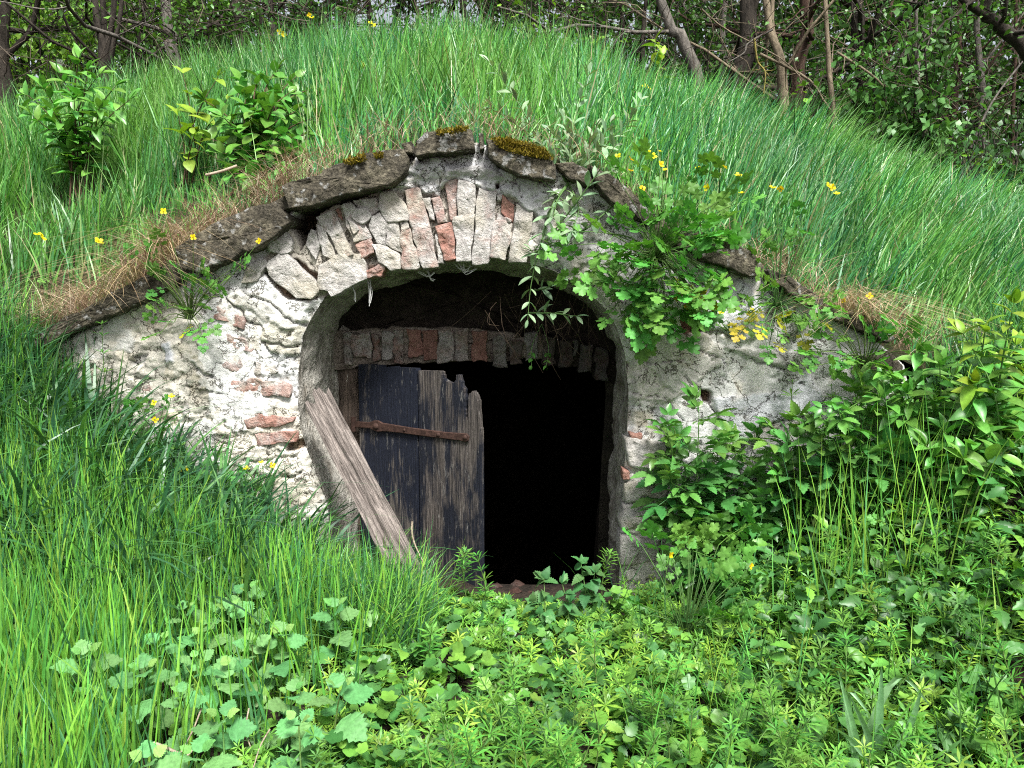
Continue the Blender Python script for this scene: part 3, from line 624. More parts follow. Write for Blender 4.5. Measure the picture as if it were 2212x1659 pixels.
rock('post', None, .455, .09, M_POST, post, n=60, bump=.005, bulge=.003, rnd=.008, p2=q)
# boot-scraper-dry debris on the sill
for k in range(16):
    p = at(random.uniform(1045, 1150), random.uniform(1255, 1300), random.uniform(-.05, .3)); x, y = p[0], p[1]
    s_ = random.uniform(.008, .03); th = np.linspace(0, 6.28, 7)[:-1]
    # flat chip of fallen brick or mortar
    zz = float(FLOOR(np.array([x]), np.array([y]))[0])
    V = np.array([[x + s_ * math.cos(t) * random.uniform(.6, 1.2), y + s_ * math.sin(t) * random.uniform(.6, 1.2), zz + .001] for t in th] + [[x + .5 * s_ * math.cos(t), y + .5 * s_ * math.sin(t), zz + s_ * random.uniform(.3, .6)] for t in th])
    F = [(a, (a + 1) % 6, 6 + (a + 1) % 6) for a in range(6)] + [(a, 6 + (a + 1) % 6, 6 + a) for a in range(6)] + [(6, 6 + a, 7 + a) for a in range(1, 5)]
    o = link('rubble_chip', mesh('rubble_chip', V, F, M_BRICK)); o.color = (random.choice([.3, .5, .6]), .16, 0, 1)
    tag(o, 'small chip of fallen brick on the dark cellar threshold', 'rubble', 'chips of fallen masonry on the threshold')

# ------------------------------------------------------------------ leaning plank
T0, B0 = at(681, 852, -.045), at(868, 1212, -.24); B0 = T0 + (B0 - T0) * 1.38; ax = B0 - T0; Lp = np.linalg.norm(ax); ax /= Lp
nv = np.array([.28, -1., .15]); nv -= ax * (nv @ ax); nv /= np.linalg.norm(nv); sv = np.cross(ax, nv); sv *= np.sign(sv[0])
nu, nw = 130, 26; u = np.linspace(0, 1, nu); wv = np.linspace(-1, 1, nw)
U, W = np.meshgrid(u, wv, indexing='ij'); uu, ww = U.ravel(), W.ravel()
top_off = .035 * fbm(np.c_[ww * 1.0, ww * 0], .35, 3, 71) + .02 * (ww < -.15)
g = fbm(np.c_[ww * .075, uu * Lp * .10], .012, 4, 72); g2 = fbm(np.c_[ww * .075, uu * Lp * .2], .04, 3, 73)
dep = .014 * g + .010 * g2 - .014 * np.exp(-((ww + .15 + .25 * (uu - .3)) / .14) ** 2) * (uu < .75)
wid = .058 * (1 + .04 * fbm(np.c_[uu * Lp, ww * 0], .12, 2, 74))
Lx = top_off * (1 - uu) ** 6 * 1.2
face = np.stack([ww * wid, -dep * 1. * 0, uu * Lp], 1)
Vp = np.c_[ww * wid, -.0 - dep, Lx + uu * Lp]                       # local: x across, y depth (front = -y), z along
Vb = np.c_[ww * wid * .98, np.full(len(ww), .042) + .003 * g, Lx + uu * Lp]
idx = np.arange(nu * nw).reshape(nu, nw); Nn = nu * nw
Fp = np.stack([idx[:-1, :-1], idx[1:, :-1], idx[1:, 1:], idx[:-1, 1:]], 2).reshape(-1, 4)
ring_ = np.r_[idx[:, 0], idx[-1, 1:], idx[-2::-1, -1], idx[0, -2:0:-1]]
r2 = np.roll(ring_, -1); Fs_ = np.c_[ring_, ring_ + Nn, r2 + Nn, r2]
pm = mesh('weathered_plank', np.r_[Vp, Vb], np.r_[Fp, Fp[:, ::-1] + Nn, Fs_], M_GREYWOOD, smooth=False)
Mx = Matrix(((sv[0], -nv[0], ax[0], T0[0]), (sv[1], -nv[1], ax[1], T0[1]), (sv[2], -nv[2], ax[2], T0[2]), (0, 0, 0, 1)))
tag(link('weathered_plank', pm, None, Mx), 'split weathered grey-brown plank leaning against the jamb beside the door', 'plank')

# ------------------------------------------------------------------ leaf shapes (axis +y, face +z, unit length)
def leaf_shape(K=7, wmax=.45, peak=.4, tip=1.0, serr=0, fold=.12, curl=.2, wave=0., seed=0):
    r = np.random.default_rng(seed)
    if serr: K = serr * 2
    s = np.linspace(0, 1, K + 1); a = peak / (1 - peak)
    prof = (s ** a) * (1 - s) ** 1.0 * tip + 1e-4; prof = prof / prof.max() * wmax / 1.0
    prof = np.where(s < .98, np.maximum(prof, 0), 0); prof[-1] = 0
    if serr: prof[1:-1:2] *= 1.10; prof[2:-1:2] *= .84
    z = -curl * (s ** 2) + .12 * s
    wv = wave * np.sin(s * 14 + r.uniform(0, 6))
    mid = np.c_[0 * s, s, z]; dy = np.where(np.arange(K + 1) % 2 == 1, .035, 0) if serr else 0
    L = np.c_[-prof, s + dy, z + fold * prof / wmax * .5 + wv]; Rr = np.c_[prof, s + dy, z + fold * prof / wmax * .5 - wv]
    V = np.r_[mid, L, Rr]; n = K + 1; F = []
    for k in range(K):
        F += [(k, k + 1, n + k + 1), (k, n + k + 1, n + k), (k, 2 * n + k + 1, k + 1), (k, 2 * n + k, 2 * n + k + 1)]
    return V, np.array(F)
def lobed(n=22, lobes=5, depth=.28, seed=0):
    """rounded lobed leaflet, as a fan round its middle"""
    th = np.linspace(-math.pi, math.pi, n, endpoint=False); r = .50 * (1 - depth + depth * np.abs(np.cos(lobes * th / 2)) ** .55) * (1 - .10 * np.abs(th) / math.pi)
    r = r * (1 + .05 * np.cos(lobes * 3 * th))
    V = np.c_[.86 * r * np.sin(th), .5 + r * np.cos(th), .04 * np.cos(lobes * th) - .12 * (r * np.cos(th)) ** 2]
    V = np.vstack([V, [0, .5, -.035], [0, 0, 0], [.015, .25, .0]]); F = [(k, n, (k + 1) % n) for k in range(n)]
    return V, np.array(F)
def xf(V, ang=0, sc=1, t=(0, 0, 0), roll=0, pitch=0):
    M = np.array((Matrix.Rotation(ang, 3, 'Z') @ Matrix.Rotation(pitch, 3, 'X') @ Matrix.Rotation(roll, 3, 'Y'))); return V @ M.T * sc + np.array(t)
def compound(leaflet, pairs=2, spread=.62, size=.5, term=.55, ang=62, jit=0):
    v, f = leaflet; parts = []
    for k in range(pairs):
        y = .24 + .34 * k / max(pairs - 1, 1) if pairs > 1 else .4; s = size * (.8 + .2 * k)
        for sg in (-1, 1): parts.append((xf(v, -sg * R(ang - 8 * k), s, (sg * .015, y, -.02), sg * R(14)), f))
    parts.append((xf(v, 0, term, (0, .62, -.02), 0, R(-8)), f))
    tv, tf = tube([(0, 0, 0), (0, .35, .02), (0, .7, -.01)], [.014, .011, .006], 3); parts.append((tv, tf))
    return join(parts)
LEAFM = {}
def leaf_mesh(key, shape, mat):
    me = mesh('leaf_' + key, shape[0], shape[1], mat, smooth=True); LEAFM[key] = me; return me
C_DOG = leaf_mat('dogwood_leaf', (.10, .265, .04), .4, 0.21, .45)
C_YEL = leaf_mat('yellow_green_leaf', (.20, .33, .03), .45, 0.26, .4)
C_LANCE = leaf_mat('pointed_leaf', (.115, .30, .05), .38, 0.23, .5)
C_SILV = leaf_mat('silvery_leaf', (.19, .30, .16), .5, 0.16, .4)
C_CEL = leaf_mat('celandine_leaf', (.10, .27, .045), .5, 0.25, .35)
C_CELY = leaf_mat('yellowing_leaf', (.36, .33, .03), .5, 0.25, .35)
C_ELD = leaf_mat('elder_leaf', (.075, .215, .05), .36, 0.18, .5)
C_ELD2 = leaf_mat('elder_young_leaf', (.10, .25, .045), .38, 0.21, .5)
C_HORE = leaf_mat('woolly_leaf', (.115, .28, .09), .6, 0.16, .3, nsc=120)
C_HOREY = leaf_mat('woolly_young_leaf', (.155, .33, .085), .75, 0.20, .2, nsc=120)
C_NET = leaf_mat('nettle_leaf', (.06, .17, .05), .6, 0.16, .3, nsc=120)
C_CLEAV = leaf_mat('cleavers_leaf', (.10, .27, .04), .5, 0.20, .35)
M_PETAL = leaf_mat('yellow_petal', (.85, .70, .01), .5, .3, .3, vary=.08, tcol=(1, 1, .8))
leaf_mesh('dog', leaf_shape(7, .30, .42, 1, 0, .16, .22), C_DOG); leaf_mesh('yel', leaf_shape(8, .34, .38, 1, 0, .14, .25), C_YEL)
leaf_mesh('lance', leaf_shape(8, .20, .40, 1, 0, .14, .30), C_LANCE); leaf_mesh('lancey', leaf_shape(8, .22, .40, 1, 0, .14, .30), C_YEL)
cel = compound(lobed(30, 5, .36), 2, .62, .38, .46, 66); leaf_mesh('cel', cel, C_CEL); leaf_mesh('cely', cel, C_CELY)
leaf_mesh('cel1', xf(lobed(30, 5, .36)[0], 0, 1.0), C_CEL) if False else leaf_mesh('cel1', lobed(30, 5, .36), C_CEL)
eld = compound(leaf_shape(0, .25, .42, 1, 7, .16, .26), 2, .6, .50, .50, 62); leaf_mesh('eld', eld, C_ELD); leaf_mesh('eldy', eld, C_ELD2)
def crenate(seed):
    V, F = leaf_shape(0, .47, .36, 1.0, 8, .05, .35, .02, seed); V[:, 2] += .03 * np.sin(V[:, 1] * 32) * np.abs(V[:, 0]) * 3; return V, F
leaf_mesh('hore', crenate(1), C_HORE); leaf_mesh('hore2', crenate(2), C_HORE); leaf_mesh('horey', crenate(3), C_HOREY)
leaf_mesh('net', leaf_shape(0, .33, .32, 1, 8, .16, .45, .01), C_NET)
leaf_mesh('grape', leaf_shape(0, .45, .3, 1, 5, .1, .25), C_DOG)
def whorl(n=7, L=1., w=.085):
    v, f = leaf_shape(3, w, .6, 1, 0, .0, .25); return join([(xf(v, 2 * math.pi * k / n, L, (0, 0, 0), 0, R(28)), f) for k in range(n)])
leaf_mesh('whorl', whorl(7), C_CLEAV); leaf_mesh('whorl_tip', whorl(6, .8, .10), C_CLEAV)
def petals():
    v, f = leaf_shape(4, .36, .62, 1, 0, .05, .1); P_ = [(xf(v, math.pi / 2 * k + .1 * k, 1, (0, 0, 0), 0, R(22)), f) for k in range(4)]
    for k in range(8): P_.append(tube([(0, 0, 0), (.22 * math.cos(k * .79), .22 * math.sin(k * .79), .32)], [.03, .045], 3))
    P_.append(tube([(0, 0, -.15), (0, 0, .3)], [.05, .06], 4)); return join(P_)
flower_me = mesh('flower', *petals(), M_PETAL)

def put(key, parent, pos, d, n, sc, nm='leaf'):
    """one leaf object at pos, along d, face towards n"""
    d = np.asarray(d, float); Fm = frames(d[None], np.asarray(n, float)[None])[0] * sc
    M = Matrix(((Fm[0, 0], Fm[0, 1], Fm[0, 2], pos[0]), (Fm[1, 0], Fm[1, 1], Fm[1, 2], pos[1]), (Fm[2, 0], Fm[2, 1], Fm[2, 2], pos[2]), (0, 0, 0, 1)))
    return link(nm, LEAFM[key] if isinstance(key, str) else key, parent, M)
def nrm_(v): v = np.asarray(v, float); return v / (np.linalg.norm(v) + 1e-9)
rv = lambda s=1.: rng.normal(0, s, 3)

def shrub(name, label, cat, base, stems, key, size, step=.06, first=.25, tip_key=None, stem_mat=None, pair=True, droop=.3, group=None, r0=.005, tipn=3, up=.35, jitter=.25, r1=.0015):
    """stems: list of point lists; leaves sit in crossed opposite pairs along each stem"""
    e = empty(name, base, label, cat, group); parts = []
    for P_ in stems:
        c = curve_pts(P_, 14); parts.append(tube(c, np.linspace(r0, r1, 14), 5))
        L = np.r_[0, np.cumsum(np.linalg.norm(np.diff(c, axis=0), axis=1))]; s = L[-1] * first; k = 0; ph = rng.uniform(0, 3)
        while s < L[-1]:
            p = np.array([np.interp(s, L, c[:, i]) for i in range(3)]); t = nrm_([np.interp(min(s + .02, L[-1]), L, c[:, i]) - np.interp(s - .02, L, c[:, i]) for i in range(3)])
            a = nrm_(np.cross(t, [.3, .9, .2])); b = np.cross(t, a); an = ph + k * 1.45; frac = s / L[-1]
            for sg in ((1, -1) if pair else (1,)):
                d = sg * (math.cos(an) * a + math.sin(an) * b) + t * up + rv(jitter) * [1, 1, .6]; d[2] -= droop * .5
                if d[1] > .3 and rng.random() < .5: d[1] *= -.6
                sc = size * rng.uniform(.7, 1.15) * (1 if frac < .8 else .8)
                kk = tip_key if (tip_key and frac > .8) else key
                put(kk, e, p, d, np.array([0, -.35, 1.]) + rv(.25), sc)
            s += step * rng.uniform(.8, 1.25); k += 1
        t = nrm_(c[-1] - c[-3])
        for q in range(tipn):
            put(tip_key or key, e, c[-1], t + rv(.5), np.array([0, -.5, 1.]) + rv(.3), size * rng.uniform(.5, .8))
    V, F = join(parts); link('stem', mesh('stem', V, F, stem_mat or M_STEM, smooth=True), e)
    return e
def stems_from(base, tips, bow=.15):
    out = []
    for t in tips:
        base_ = np.array(base) + rv(.03) * [1, 1, 0]; t = np.array(t); m = base_ * .5 + t * .5; m[2] += bow * abs(t[2] - base_[2]); m[:2] = base_[:2] * .65 + t[:2] * .35
        out.append([base_, m, t])
    return out

# ------------------------------------------------------------------ trees of the wood behind the mound
DIA = np.array([[0, 0, 0], [-.28, .45, .08], [.28, .45, .08], [0, 1, -.05]]); DIAF = np.array([[0, 2, 1], [1, 2, 3]])
def leafcloud(pts, size, col, cvar=.35, hang=.3):
    n = len(pts); d = rng.normal(0, 1, (n, 3)); d[:, 2] -= hang
    V, F = scatter(DIA, DIAF, frames(d, rng.normal(0, .6, (n, 3)) + [0, 0, 1.]), size * rng.uniform(.6, 1.3, n), pts)
    c = np.array(col) * rng.uniform(1 - cvar, 1 + cvar, (n, 1)) * (1 + rng.normal(0, .06, (n, 3))); return V, F, np.repeat(np.clip(c, 0, 1), 4, 0)
def grow(P_, r, depth, out, tips, spread=.8, nb=6, twig=.5, lenf=.45, lo=.3):
    L = np.linalg.norm(P_[-1] - P_[0]); out.append((P_, np.linspace(r, r * .45, len(P_))))
    if depth == 0: tips.append(P_); return
    for k in range(nb):
        t = rng.uniform(lo, .98); i = int(t * (len(P_) - 1)); p = P_[i]; ax_ = nrm_(P_[min(i + 1, len(P_) - 1)] - P_[max(i - 1, 0)])
        d = nrm_(ax_ * .55 + rv(spread)); l = L * lenf * rng.uniform(.5, 1.2) * (1.15 - .5 * t); n = 6; q = [p]
        for s in range(n): d = nrm_(d + rv(.22) + [0, 0, .05]); q.append(q[-1] + d * l / n)
        grow(np.array(q), max(r * .42 * (1 - .4 * t), .0035), depth - 1, out, tips, spread, nb, twig, lenf, .15)
def tree(name, label, cat, path, r, bark, leafcol=None, leaves=600, lsize=.06, nb=6, depth=2, group='trees of the wood behind the mound', lenf=.4, lo=.25, extra=None, cl=.18):
    """path: centre line from root to top"""
    P_ = curve_pts(path, 16); P_[1:-1] += rng.normal(0, r * .25, (14, 3)) * [1, 1, .2]
    out, tips = [], []; grow(P_, r, depth, out, tips, nb=nb, lenf=lenf, lo=lo)
    tr = [(P_, np.linspace(r, r * .5, 16))]
    e = empty(name, P_[0], label, cat, group)
    V, F = tube(P_, np.linspace(r * 1.12, r * .5, 16), 10); link('trunk', mesh('trunk', V, F, bark, smooth=True), e)
    br = [tube(p, rr, 5 if rr[0] > .012 else 3) for p, rr in out[1:]]
    for p, a, b in (extra or []): link('trunk', mesh('trunk', *tube(curve_pts(p, 12), np.linspace(a, b, 12), 8), bark, smooth=True), e)
    if br: V, F = join(br); link('branch', mesh('branch', V, F, bark, smooth=True), e)
    if leafcol is not None and tips:
        n = leaves; ti = rng.integers(0, len(tips), n); pos = np.array([tips[a][rng.integers(1, len(tips[a]))] for a in ti]) + rng.normal(0, cl * .5, (n, 3))
        V, F, c = leafcloud(pos, lsize, leafcol); link('crown', mesh('crown', V, F, M_FOL, c), e)
    return e
def tpath(pb, pt, Y, top=7.5, lean=0.0):
    """centre line through two picture points at distance Y, run down to the soil and up to the tree's height"""
    b, t = at(*pb, Y), at(*pt, Y); d = (t - b) / (t[2] - b[2]); z0 = .5
    r0 = b + d * (z0 - b[2]) * .6; r0[2] = z0
    tp = t + d * (top - t[2]) * .7; tp[2] = top; tp[1] += lean
    return [r0, b, t, tp]
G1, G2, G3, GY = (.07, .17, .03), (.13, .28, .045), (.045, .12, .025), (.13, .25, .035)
tree('tree', 'rough grey-brown trunk cut off by the left picture edge', 'tree', tpath((4, 190), (2, 0), 5.4), .095, M_BARK_D, G2, 900, .07)
t2 = at(232, 160, 5.0)
tree('tree', 'dark tree dividing into four slim stems at its base', 'tree', tpath((226, 140), (203, 0), 5.0), .045, M_BARK_D, G2, 900, .06,
     extra=[(tpath((228, 140), (222, 0), 5.1), .045, .02), (tpath((230, 140), (247, 0), 5.0), .042, .02), (tpath((238, 150), (264, 0), 4.9), .032, .015)])
tree('tree', 'pale grey leaning trunk left of the crest', 'tree', tpath((380, 150), (352, 0), 5.6), .075, M_BARK_G, G1, 700, .06)
tree('tree', 'tree hung with dark ivy behind the left crest', 'tree', tpath((520, 110), (505, 0), 6.2), .07, M_BARK_D, G3, 2600, .07, nb=9)
tree('tree', 'straight thin dark trunk beside the bright sky gap', 'tree', tpath((592, 90), (586, 0), 6.0), .038, M_BARK_D, G3, 500, .06)
MIDT = [(455, 6.6), (560, 7.4), (655, 7.8), (700, 7.0), (752, 8.2), (800, 7.2), (850, 8.0), (905, 7.4), (960, 8.4), (1010, 7.2), (1060, 8.0), (1105, 7.3), (1150, 8.2), (1255, 7.4), (1300, 7.0), (1345, 7.6), (1390, 7.0)]
ORD = ['first', 'second', 'third', 'fourth', 'fifth', 'sixth', 'seventh', 'eighth', 'ninth', 'tenth', 'eleventh', 'twelfth', 'thirteenth', 'fourteenth', 'fifteenth', 'sixteenth', 'seventeenth']
for q_, (px, Y) in enumerate(MIDT):
    dx = random.uniform(-25, 25)
    tree('tree', 'thin dark trunk behind the crest, %s of its row from the left' % ORD[q_], 'tree', tpath((px, 80), (px + dx, 0), Y), random.uniform(.025, .055), M_BARK_D, G1, 1400, .065, nb=8, group='thin trunks behind the crest', lo=.15)
tree('tree', 'grey trunk leaning left above the right shoulder of the mound', 'tree', tpath((1496, 150), (1428, 0), 5.6), .075, M_BARK_G, G1, 500, .06)
tree('tree', 'thickest dark straight trunk right of the crest', 'tree', tpath((1600, 190), (1622, 0), 6.2), .125, M_BARK_D, G1, 900, .06)
tree('tree', 'tan twin-stemmed trunk in front of the dark one', 'tree', tpath((1694, 225), (1655, 0), 5.2), .052, M_BARK_T, None, 0, extra=[([at(1697, 230, 5.2), at(1690, 130, 5.22), at(1668, 60, 5.25), at(1672, -40, 5.3)], .036, .018)], nb=5)
tree('tree', 'reddish-brown trunk leaning right behind the tan stems', 'tree', tpath((1716, 200), (1748, 0), 6.4), .10, M_BARK_R, G1, 700, .06)
tree('tree', 'slender tan stem with yellow lichened twigs', 'tree', tpath((1796, 245), (1782, 0), 5.0), .03, M_BARK_T, None, 0, nb=7, depth=2, lo=.15, lenf=.3)
tree('tree', 'dark crooked trunk arching in from the right picture edge', 'tree', [at(2330, 330, 4.4), at(2230, 130, 4.4), at(2160, 55, 4.4), at(2128, 20, 4.4), at(2135, -90, 4.4), at(2150, -500, 4.4)], .065, M_BARK_D, G1, 700, .06,
     extra=[([at(2140, 40, 4.4), at(2100, 15, 4.35), at(2070, -10, 4.3), at(2010, -80, 4.3)], .04, .02)])
tree('tree', 'short dark stump-like trunk in the deep shade at right', 'tree', tpath((1862, 250), (1850, 40), 6.6), .11, M_BARK_D, G3, 800, .07)
for q_, (px, dx, Y) in enumerate(((1450, 14, 7.6), (1555, 10, 7.2), (1640, -12, 7.8), (1910, 14, 7.0), (1985, -6, 6.2), (2060, 12, 6.8), (2120, -10, 6.4), (2190, 6, 6.0))):
    tree('tree', 'thin stem of the dark right-hand thicket, %s from the left' % ORD[q_], 'tree', tpath((px, 260), (px + dx, 0), Y), random.uniform(.02, .05), random.choice([M_BARK_D, M_BARK_G, M_BARK_R]), G1, 900, .065, nb=8, group='thin stems of the right-hand thicket', lo=.12)
for q_, (px, dx, Y) in enumerate(((60, 8, 7.2), (120, -10, 6.8), (165, 5, 7.6), (300, 12, 6.6), (335, -6, 7.4), (420, 8, 7.8))):
    tree('tree', 'thin stem among light leaves at the upper left, %s from the left' % ORD[q_], 'tree', tpath((px, 150), (px + dx, 0), Y), random.uniform(.02, .04), M_BARK_D, (.18, .36, .06), 1700, .075, nb=8, group='thin stems of the left-hand wood', lo=.12)

def bush(name, label, ctr, rad, n, lsize, col, bark, base_z=.6, nst=9, group='bushes of the wood behind the mound', cat='bush', key=None):
    ctr = np.array(ctr); e = empty(name, (ctr[0], ctr[1], base_z), label, cat, group); parts, pts = [], []
    for k in range(nst):
        tipp = ctr + nrm_(rv()) * rad * rng.uniform(.5, 1.); b = np.array([ctr[0], ctr[1], base_z]) + rv(.08) * [1, 1, 0]
        P_ = curve_pts([b, b * .4 + tipp * .6 + rv(.1), tipp], 9); out, tips = [], []; grow(P_, .016, 1, out, tips, nb=10, lenf=.35, lo=.35)
        parts += [tube(p, rr, 4) for p, rr in out]; pts += [q for t in tips for q in t]
    V, F = join(parts); link('branch', mesh('branch', V, F, bark, smooth=True), e)
    pts = np.array(pts); pts = pts[rng.integers(0, len(pts), n)] + rng.normal(0, .05, (n, 3))
    V, F, c = leafcloud(pts, lsize, col, .4, .5); link('foliage', mesh('foliage', V, F, M_FOL, c), e)
    return e
bush('elder_bush', 'large dark elder bush in the thicket right of the mound', at(1960, 170, 5.0), np.array([.62, .45, .72]), 4600, .095, (.10, .24, .06), M_BARK_D, nst=14)
bush('elder_bush', 'low shaded elder foliage at the right picture edge', at(2130, 335, 4.6), np.array([.4, .3, .25]), 1300, .09, (.08, .19, .06), M_BARK_D, .5)
bush('leafy_bush', 'fresh green bush standing on the crest against the trees', at(1190, 30, 5.6), np.array([.32, .25, .3]), 900, .075, (.15, .30, .03), M_BARK_D, 1.0)
bush('leafy_bush', 'light yellow-green bush at the top left corner', at(95, 45, 6.4), np.array([.75, .4, .6]), 3600, .08, (.26, .46, .07), M_BARK_D, .8)
bush('leafy_bush', 'green bush behind the four-stemmed tree', at(330, 50, 7.0), np.array([.6, .4, .6]), 2200, .075, (.15, .31, .05), M_BARK_D, .8)
bush('leafy_bush', 'small bright sprouting bush at the foot of the lichened stem', at(1735, 225, 4.4), np.array([.13, .12, .16]), 160, .075, (.13, .28, .03), M_BARK_D, .9, 5)
bush('leafy_bush', 'small yellow-green bush by the grass at far right', at(2085, 345, 4.0), np.array([.10, .1, .12]), 130, .08, (.13, .27, .03), M_BARK_D, .7, 5)
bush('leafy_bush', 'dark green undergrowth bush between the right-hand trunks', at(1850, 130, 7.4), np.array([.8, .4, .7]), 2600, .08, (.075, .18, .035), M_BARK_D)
bush('leafy_bush', 'dark shaded bush filling the gap behind the thickest trunk', at(1660, 90, 8.2), np.array([.9, .4, .9]), 2800, .09, (.04, .10, .02), M_BARK_D)  # this and the next two: leaf green darkened for thicket shade
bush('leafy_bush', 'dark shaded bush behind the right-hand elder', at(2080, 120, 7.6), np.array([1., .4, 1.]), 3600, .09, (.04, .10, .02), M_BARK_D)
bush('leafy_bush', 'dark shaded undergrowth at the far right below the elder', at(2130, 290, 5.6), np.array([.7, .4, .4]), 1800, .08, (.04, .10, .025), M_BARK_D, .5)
bush('leafy_bush', 'dark green bush behind the leaning grey trunk', at(1480, 60, 7.8), np.array([.8, .4, .7]), 2200, .08, (.075, .18, .035), M_BARK_D)
# fallen and leaning branches
for lab, pts, r, mt_ in (('long bare branch fallen across the right-hand trunks', [(1640, 115), (1740, 160), (1800, 215), (1815, 245)], .016, M_BARK_T), ('crooked pale dead branch in front of the thick trunk', [(1635, 90), (1640, 130), (1648, 170), (1650, 215)], .012, M_LICHEN),
                         ('bare branch leaning down through the elder bush', [(1820, 110), (1870, 180), (1950, 240), (2010, 270)], .014, M_BARK_T), ('thin bare branch reaching left from the tan stems', [(1660, 70), (1630, 85), (1600, 110), (1570, 135)], .012, M_BARK_G),
                         ('bare forked branch rising at the right picture edge', [(2080, 330), (2150, 210), (2212, 135), (2250, 100)], .014, M_BARK_G), ('bare branch stretching across the dark trunks below the lichen', [(1500, 30), (1580, 70), (1690, 140), (1760, 190)], .010, M_BARK_T)):
    P_ = curve_pts([at(a, b, 4.9) + rv(.04) for a, b in pts], 12); out, tips = [], []; grow(P_, r, 1, out, tips, nb=9, lenf=.35, lo=.1)
    V, F = join([tube(p, rr, 5) for p, rr in out]); tag(link('fallen_branch', mesh('fallen_branch', V, F, mt_, smooth=True)), lab, 'branch')
# far wood: one mass of leaves and twigs
n = 66000; fx = rng.uniform(-27, 27, n); fy = rng.uniform(10.5, 16, n) - .012 * fx ** 2; fz = .5 + rng.uniform(0, 1, n) ** .9 * 8.5
dn_ = fbm(np.c_[fx, fz], 1.6, 3, 91); mid = np.exp(-((fx + 2.2) / 4.6) ** 2)
kp = (dn_ > -.6 + .78 * mid) ; pts = np.c_[fx, fy, fz][kp]
V1, F1, c1 = leafcloud(pts, .38, (.032, .08, .017), .6)  # leaf colour darkened to paint the deep shade of the wood
nt_ = 700; tw = []
for k in range(nt_):
    b = np.array([rng.uniform(-16, 16), rng.uniform(9, 13), rng.uniform(.5, 5)]); d = nrm_(rv(.6) + [0, 0, 1.]); l = rng.uniform(.8, 2.6)
    tw.append(tube(np.array([b, b + d * l * .5 + rv(.12), b + d * l]), [.02, .014, .006], 3))
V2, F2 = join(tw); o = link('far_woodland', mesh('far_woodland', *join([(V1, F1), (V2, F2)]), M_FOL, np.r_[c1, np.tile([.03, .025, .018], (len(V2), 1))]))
tag(o, 'dense shaded woodland filling the distance behind the mound', 'woodland', kind='stuff')
# tangle of bare twigs on the near side of the wood
tw = []
for k in range(1500):
    px = rng.uniform(-50, 2280); py = rng.uniform(-60, 60 + (330 if px > 1350 else 120)); b = at(px, py, rng.uniform(4.6, 8)); d = nrm_(rv(1.) + [0, 0, .4]); l = rng.uniform(.25, .9)
    q = [b]
    for s in range(4): d = nrm_(d + rv(.25)); q.append(q[-1] + d * l / 4)
    tw.append(tube(np.array(q), np.linspace(.006, .002, 5), 3))
V2, F2 = join(tw); cc = np.repeat(np.array([[.05, .04, .03]]) * rng.uniform(.5, 2.6, (1500, 1)), 15, 0)
tag(link('twig_undergrowth', mesh('twig_undergrowth', V2, F2, M_DRY, cc)), 'tangle of thin bare twigs between the trees', 'twigs', kind='stuff')

# ------------------------------------------------------------------ grass
def blades(P_, hgt, wid, az, lean, droop, col, seg=4, face=None, basec=None):
    N = len(P_); t = np.linspace(0, 1, seg + 1); fa = rng.uniform(0, math.pi, N) if face is None else face
    D = np.c_[np.cos(az), np.sin(az)]; hor = hgt[:, None] * (lean[:, None] * t + droop[:, None] * .9 * t ** 2); ver = hgt[:, None] * (t - (.55 * droop[:, None]) * t ** 2.4)
    ctr = np.zeros((N, seg + 1, 3)); ctr[:, :, :2] = P_[:, None, :2] + hor[:, :, None] * D[:, None]; ctr[:, :, 2] = P_[:, None, 2] + ver
    wt = wid[:, None] * np.minimum(1, .55 + 1.6 * t) * (1 - t ** 2.2); sd = np.stack([np.cos(fa), np.sin(fa), np.zeros(N)], 1)
    Lf = ctr[:, :-1] - sd[:, None] * wt[:, :-1, None] * .5; Rg = ctr[:, :-1] + sd[:, None] * wt[:, :-1, None] * .5
    m = 2 * seg + 1; V = np.zeros((N, m, 3)); V[:, 0:2 * seg:2] = Lf; V[:, 1:2 * seg:2] = Rg; V[:, -1] = ctr[:, -1]
    f = []
    for k in range(seg - 1): a = 2 * k; f += [(a, a + 1, a + 3), (a, a + 3, a + 2)]
    f.append((2 * seg - 2, 2 * seg - 1, 2 * seg)); f = np.array(f)
    F = (f[None] + (np.arange(N) * m)[:, None, None]).reshape(-1, 3)
    cv = np.repeat(col[:, None], m, 1)
    if basec is not None:
        tv = np.r_[np.repeat(t[:-1], 2), 1.][None, :, None]; cv = basec[None, None] * (1 - np.clip(tv * 3, 0, 1)) + cv * np.clip(tv * 3, 0, 1)
    return V.reshape(-1, 3), F, cv.reshape(-1, 3)
def gcols(n, pal, wts, var=.22):
    k = rng.choice(len(pal), n, p=np.array(wts) / sum(wts)); c = np.array(pal)[k]; return np.clip(c * rng.uniform(1 - var, 1 + var, (n, 1)) * (1 + rng.normal(0, .05, (n, 3))), 0, 1)
def put_grass(name, label, sets, mat=M_GRASS, cat='grass'):
    V, F = join([(a, b) for a, b, c in sets]); tag(link(name, mesh(name, V, F, mat, np.concatenate([c for a, b, c in sets]))), label, cat, kind='stuff')
PAL = [(.08, .30, .062), (.05, .23, .09), (.135, .38, .06), (.30, .50, .20), (.016, .075, .026)]
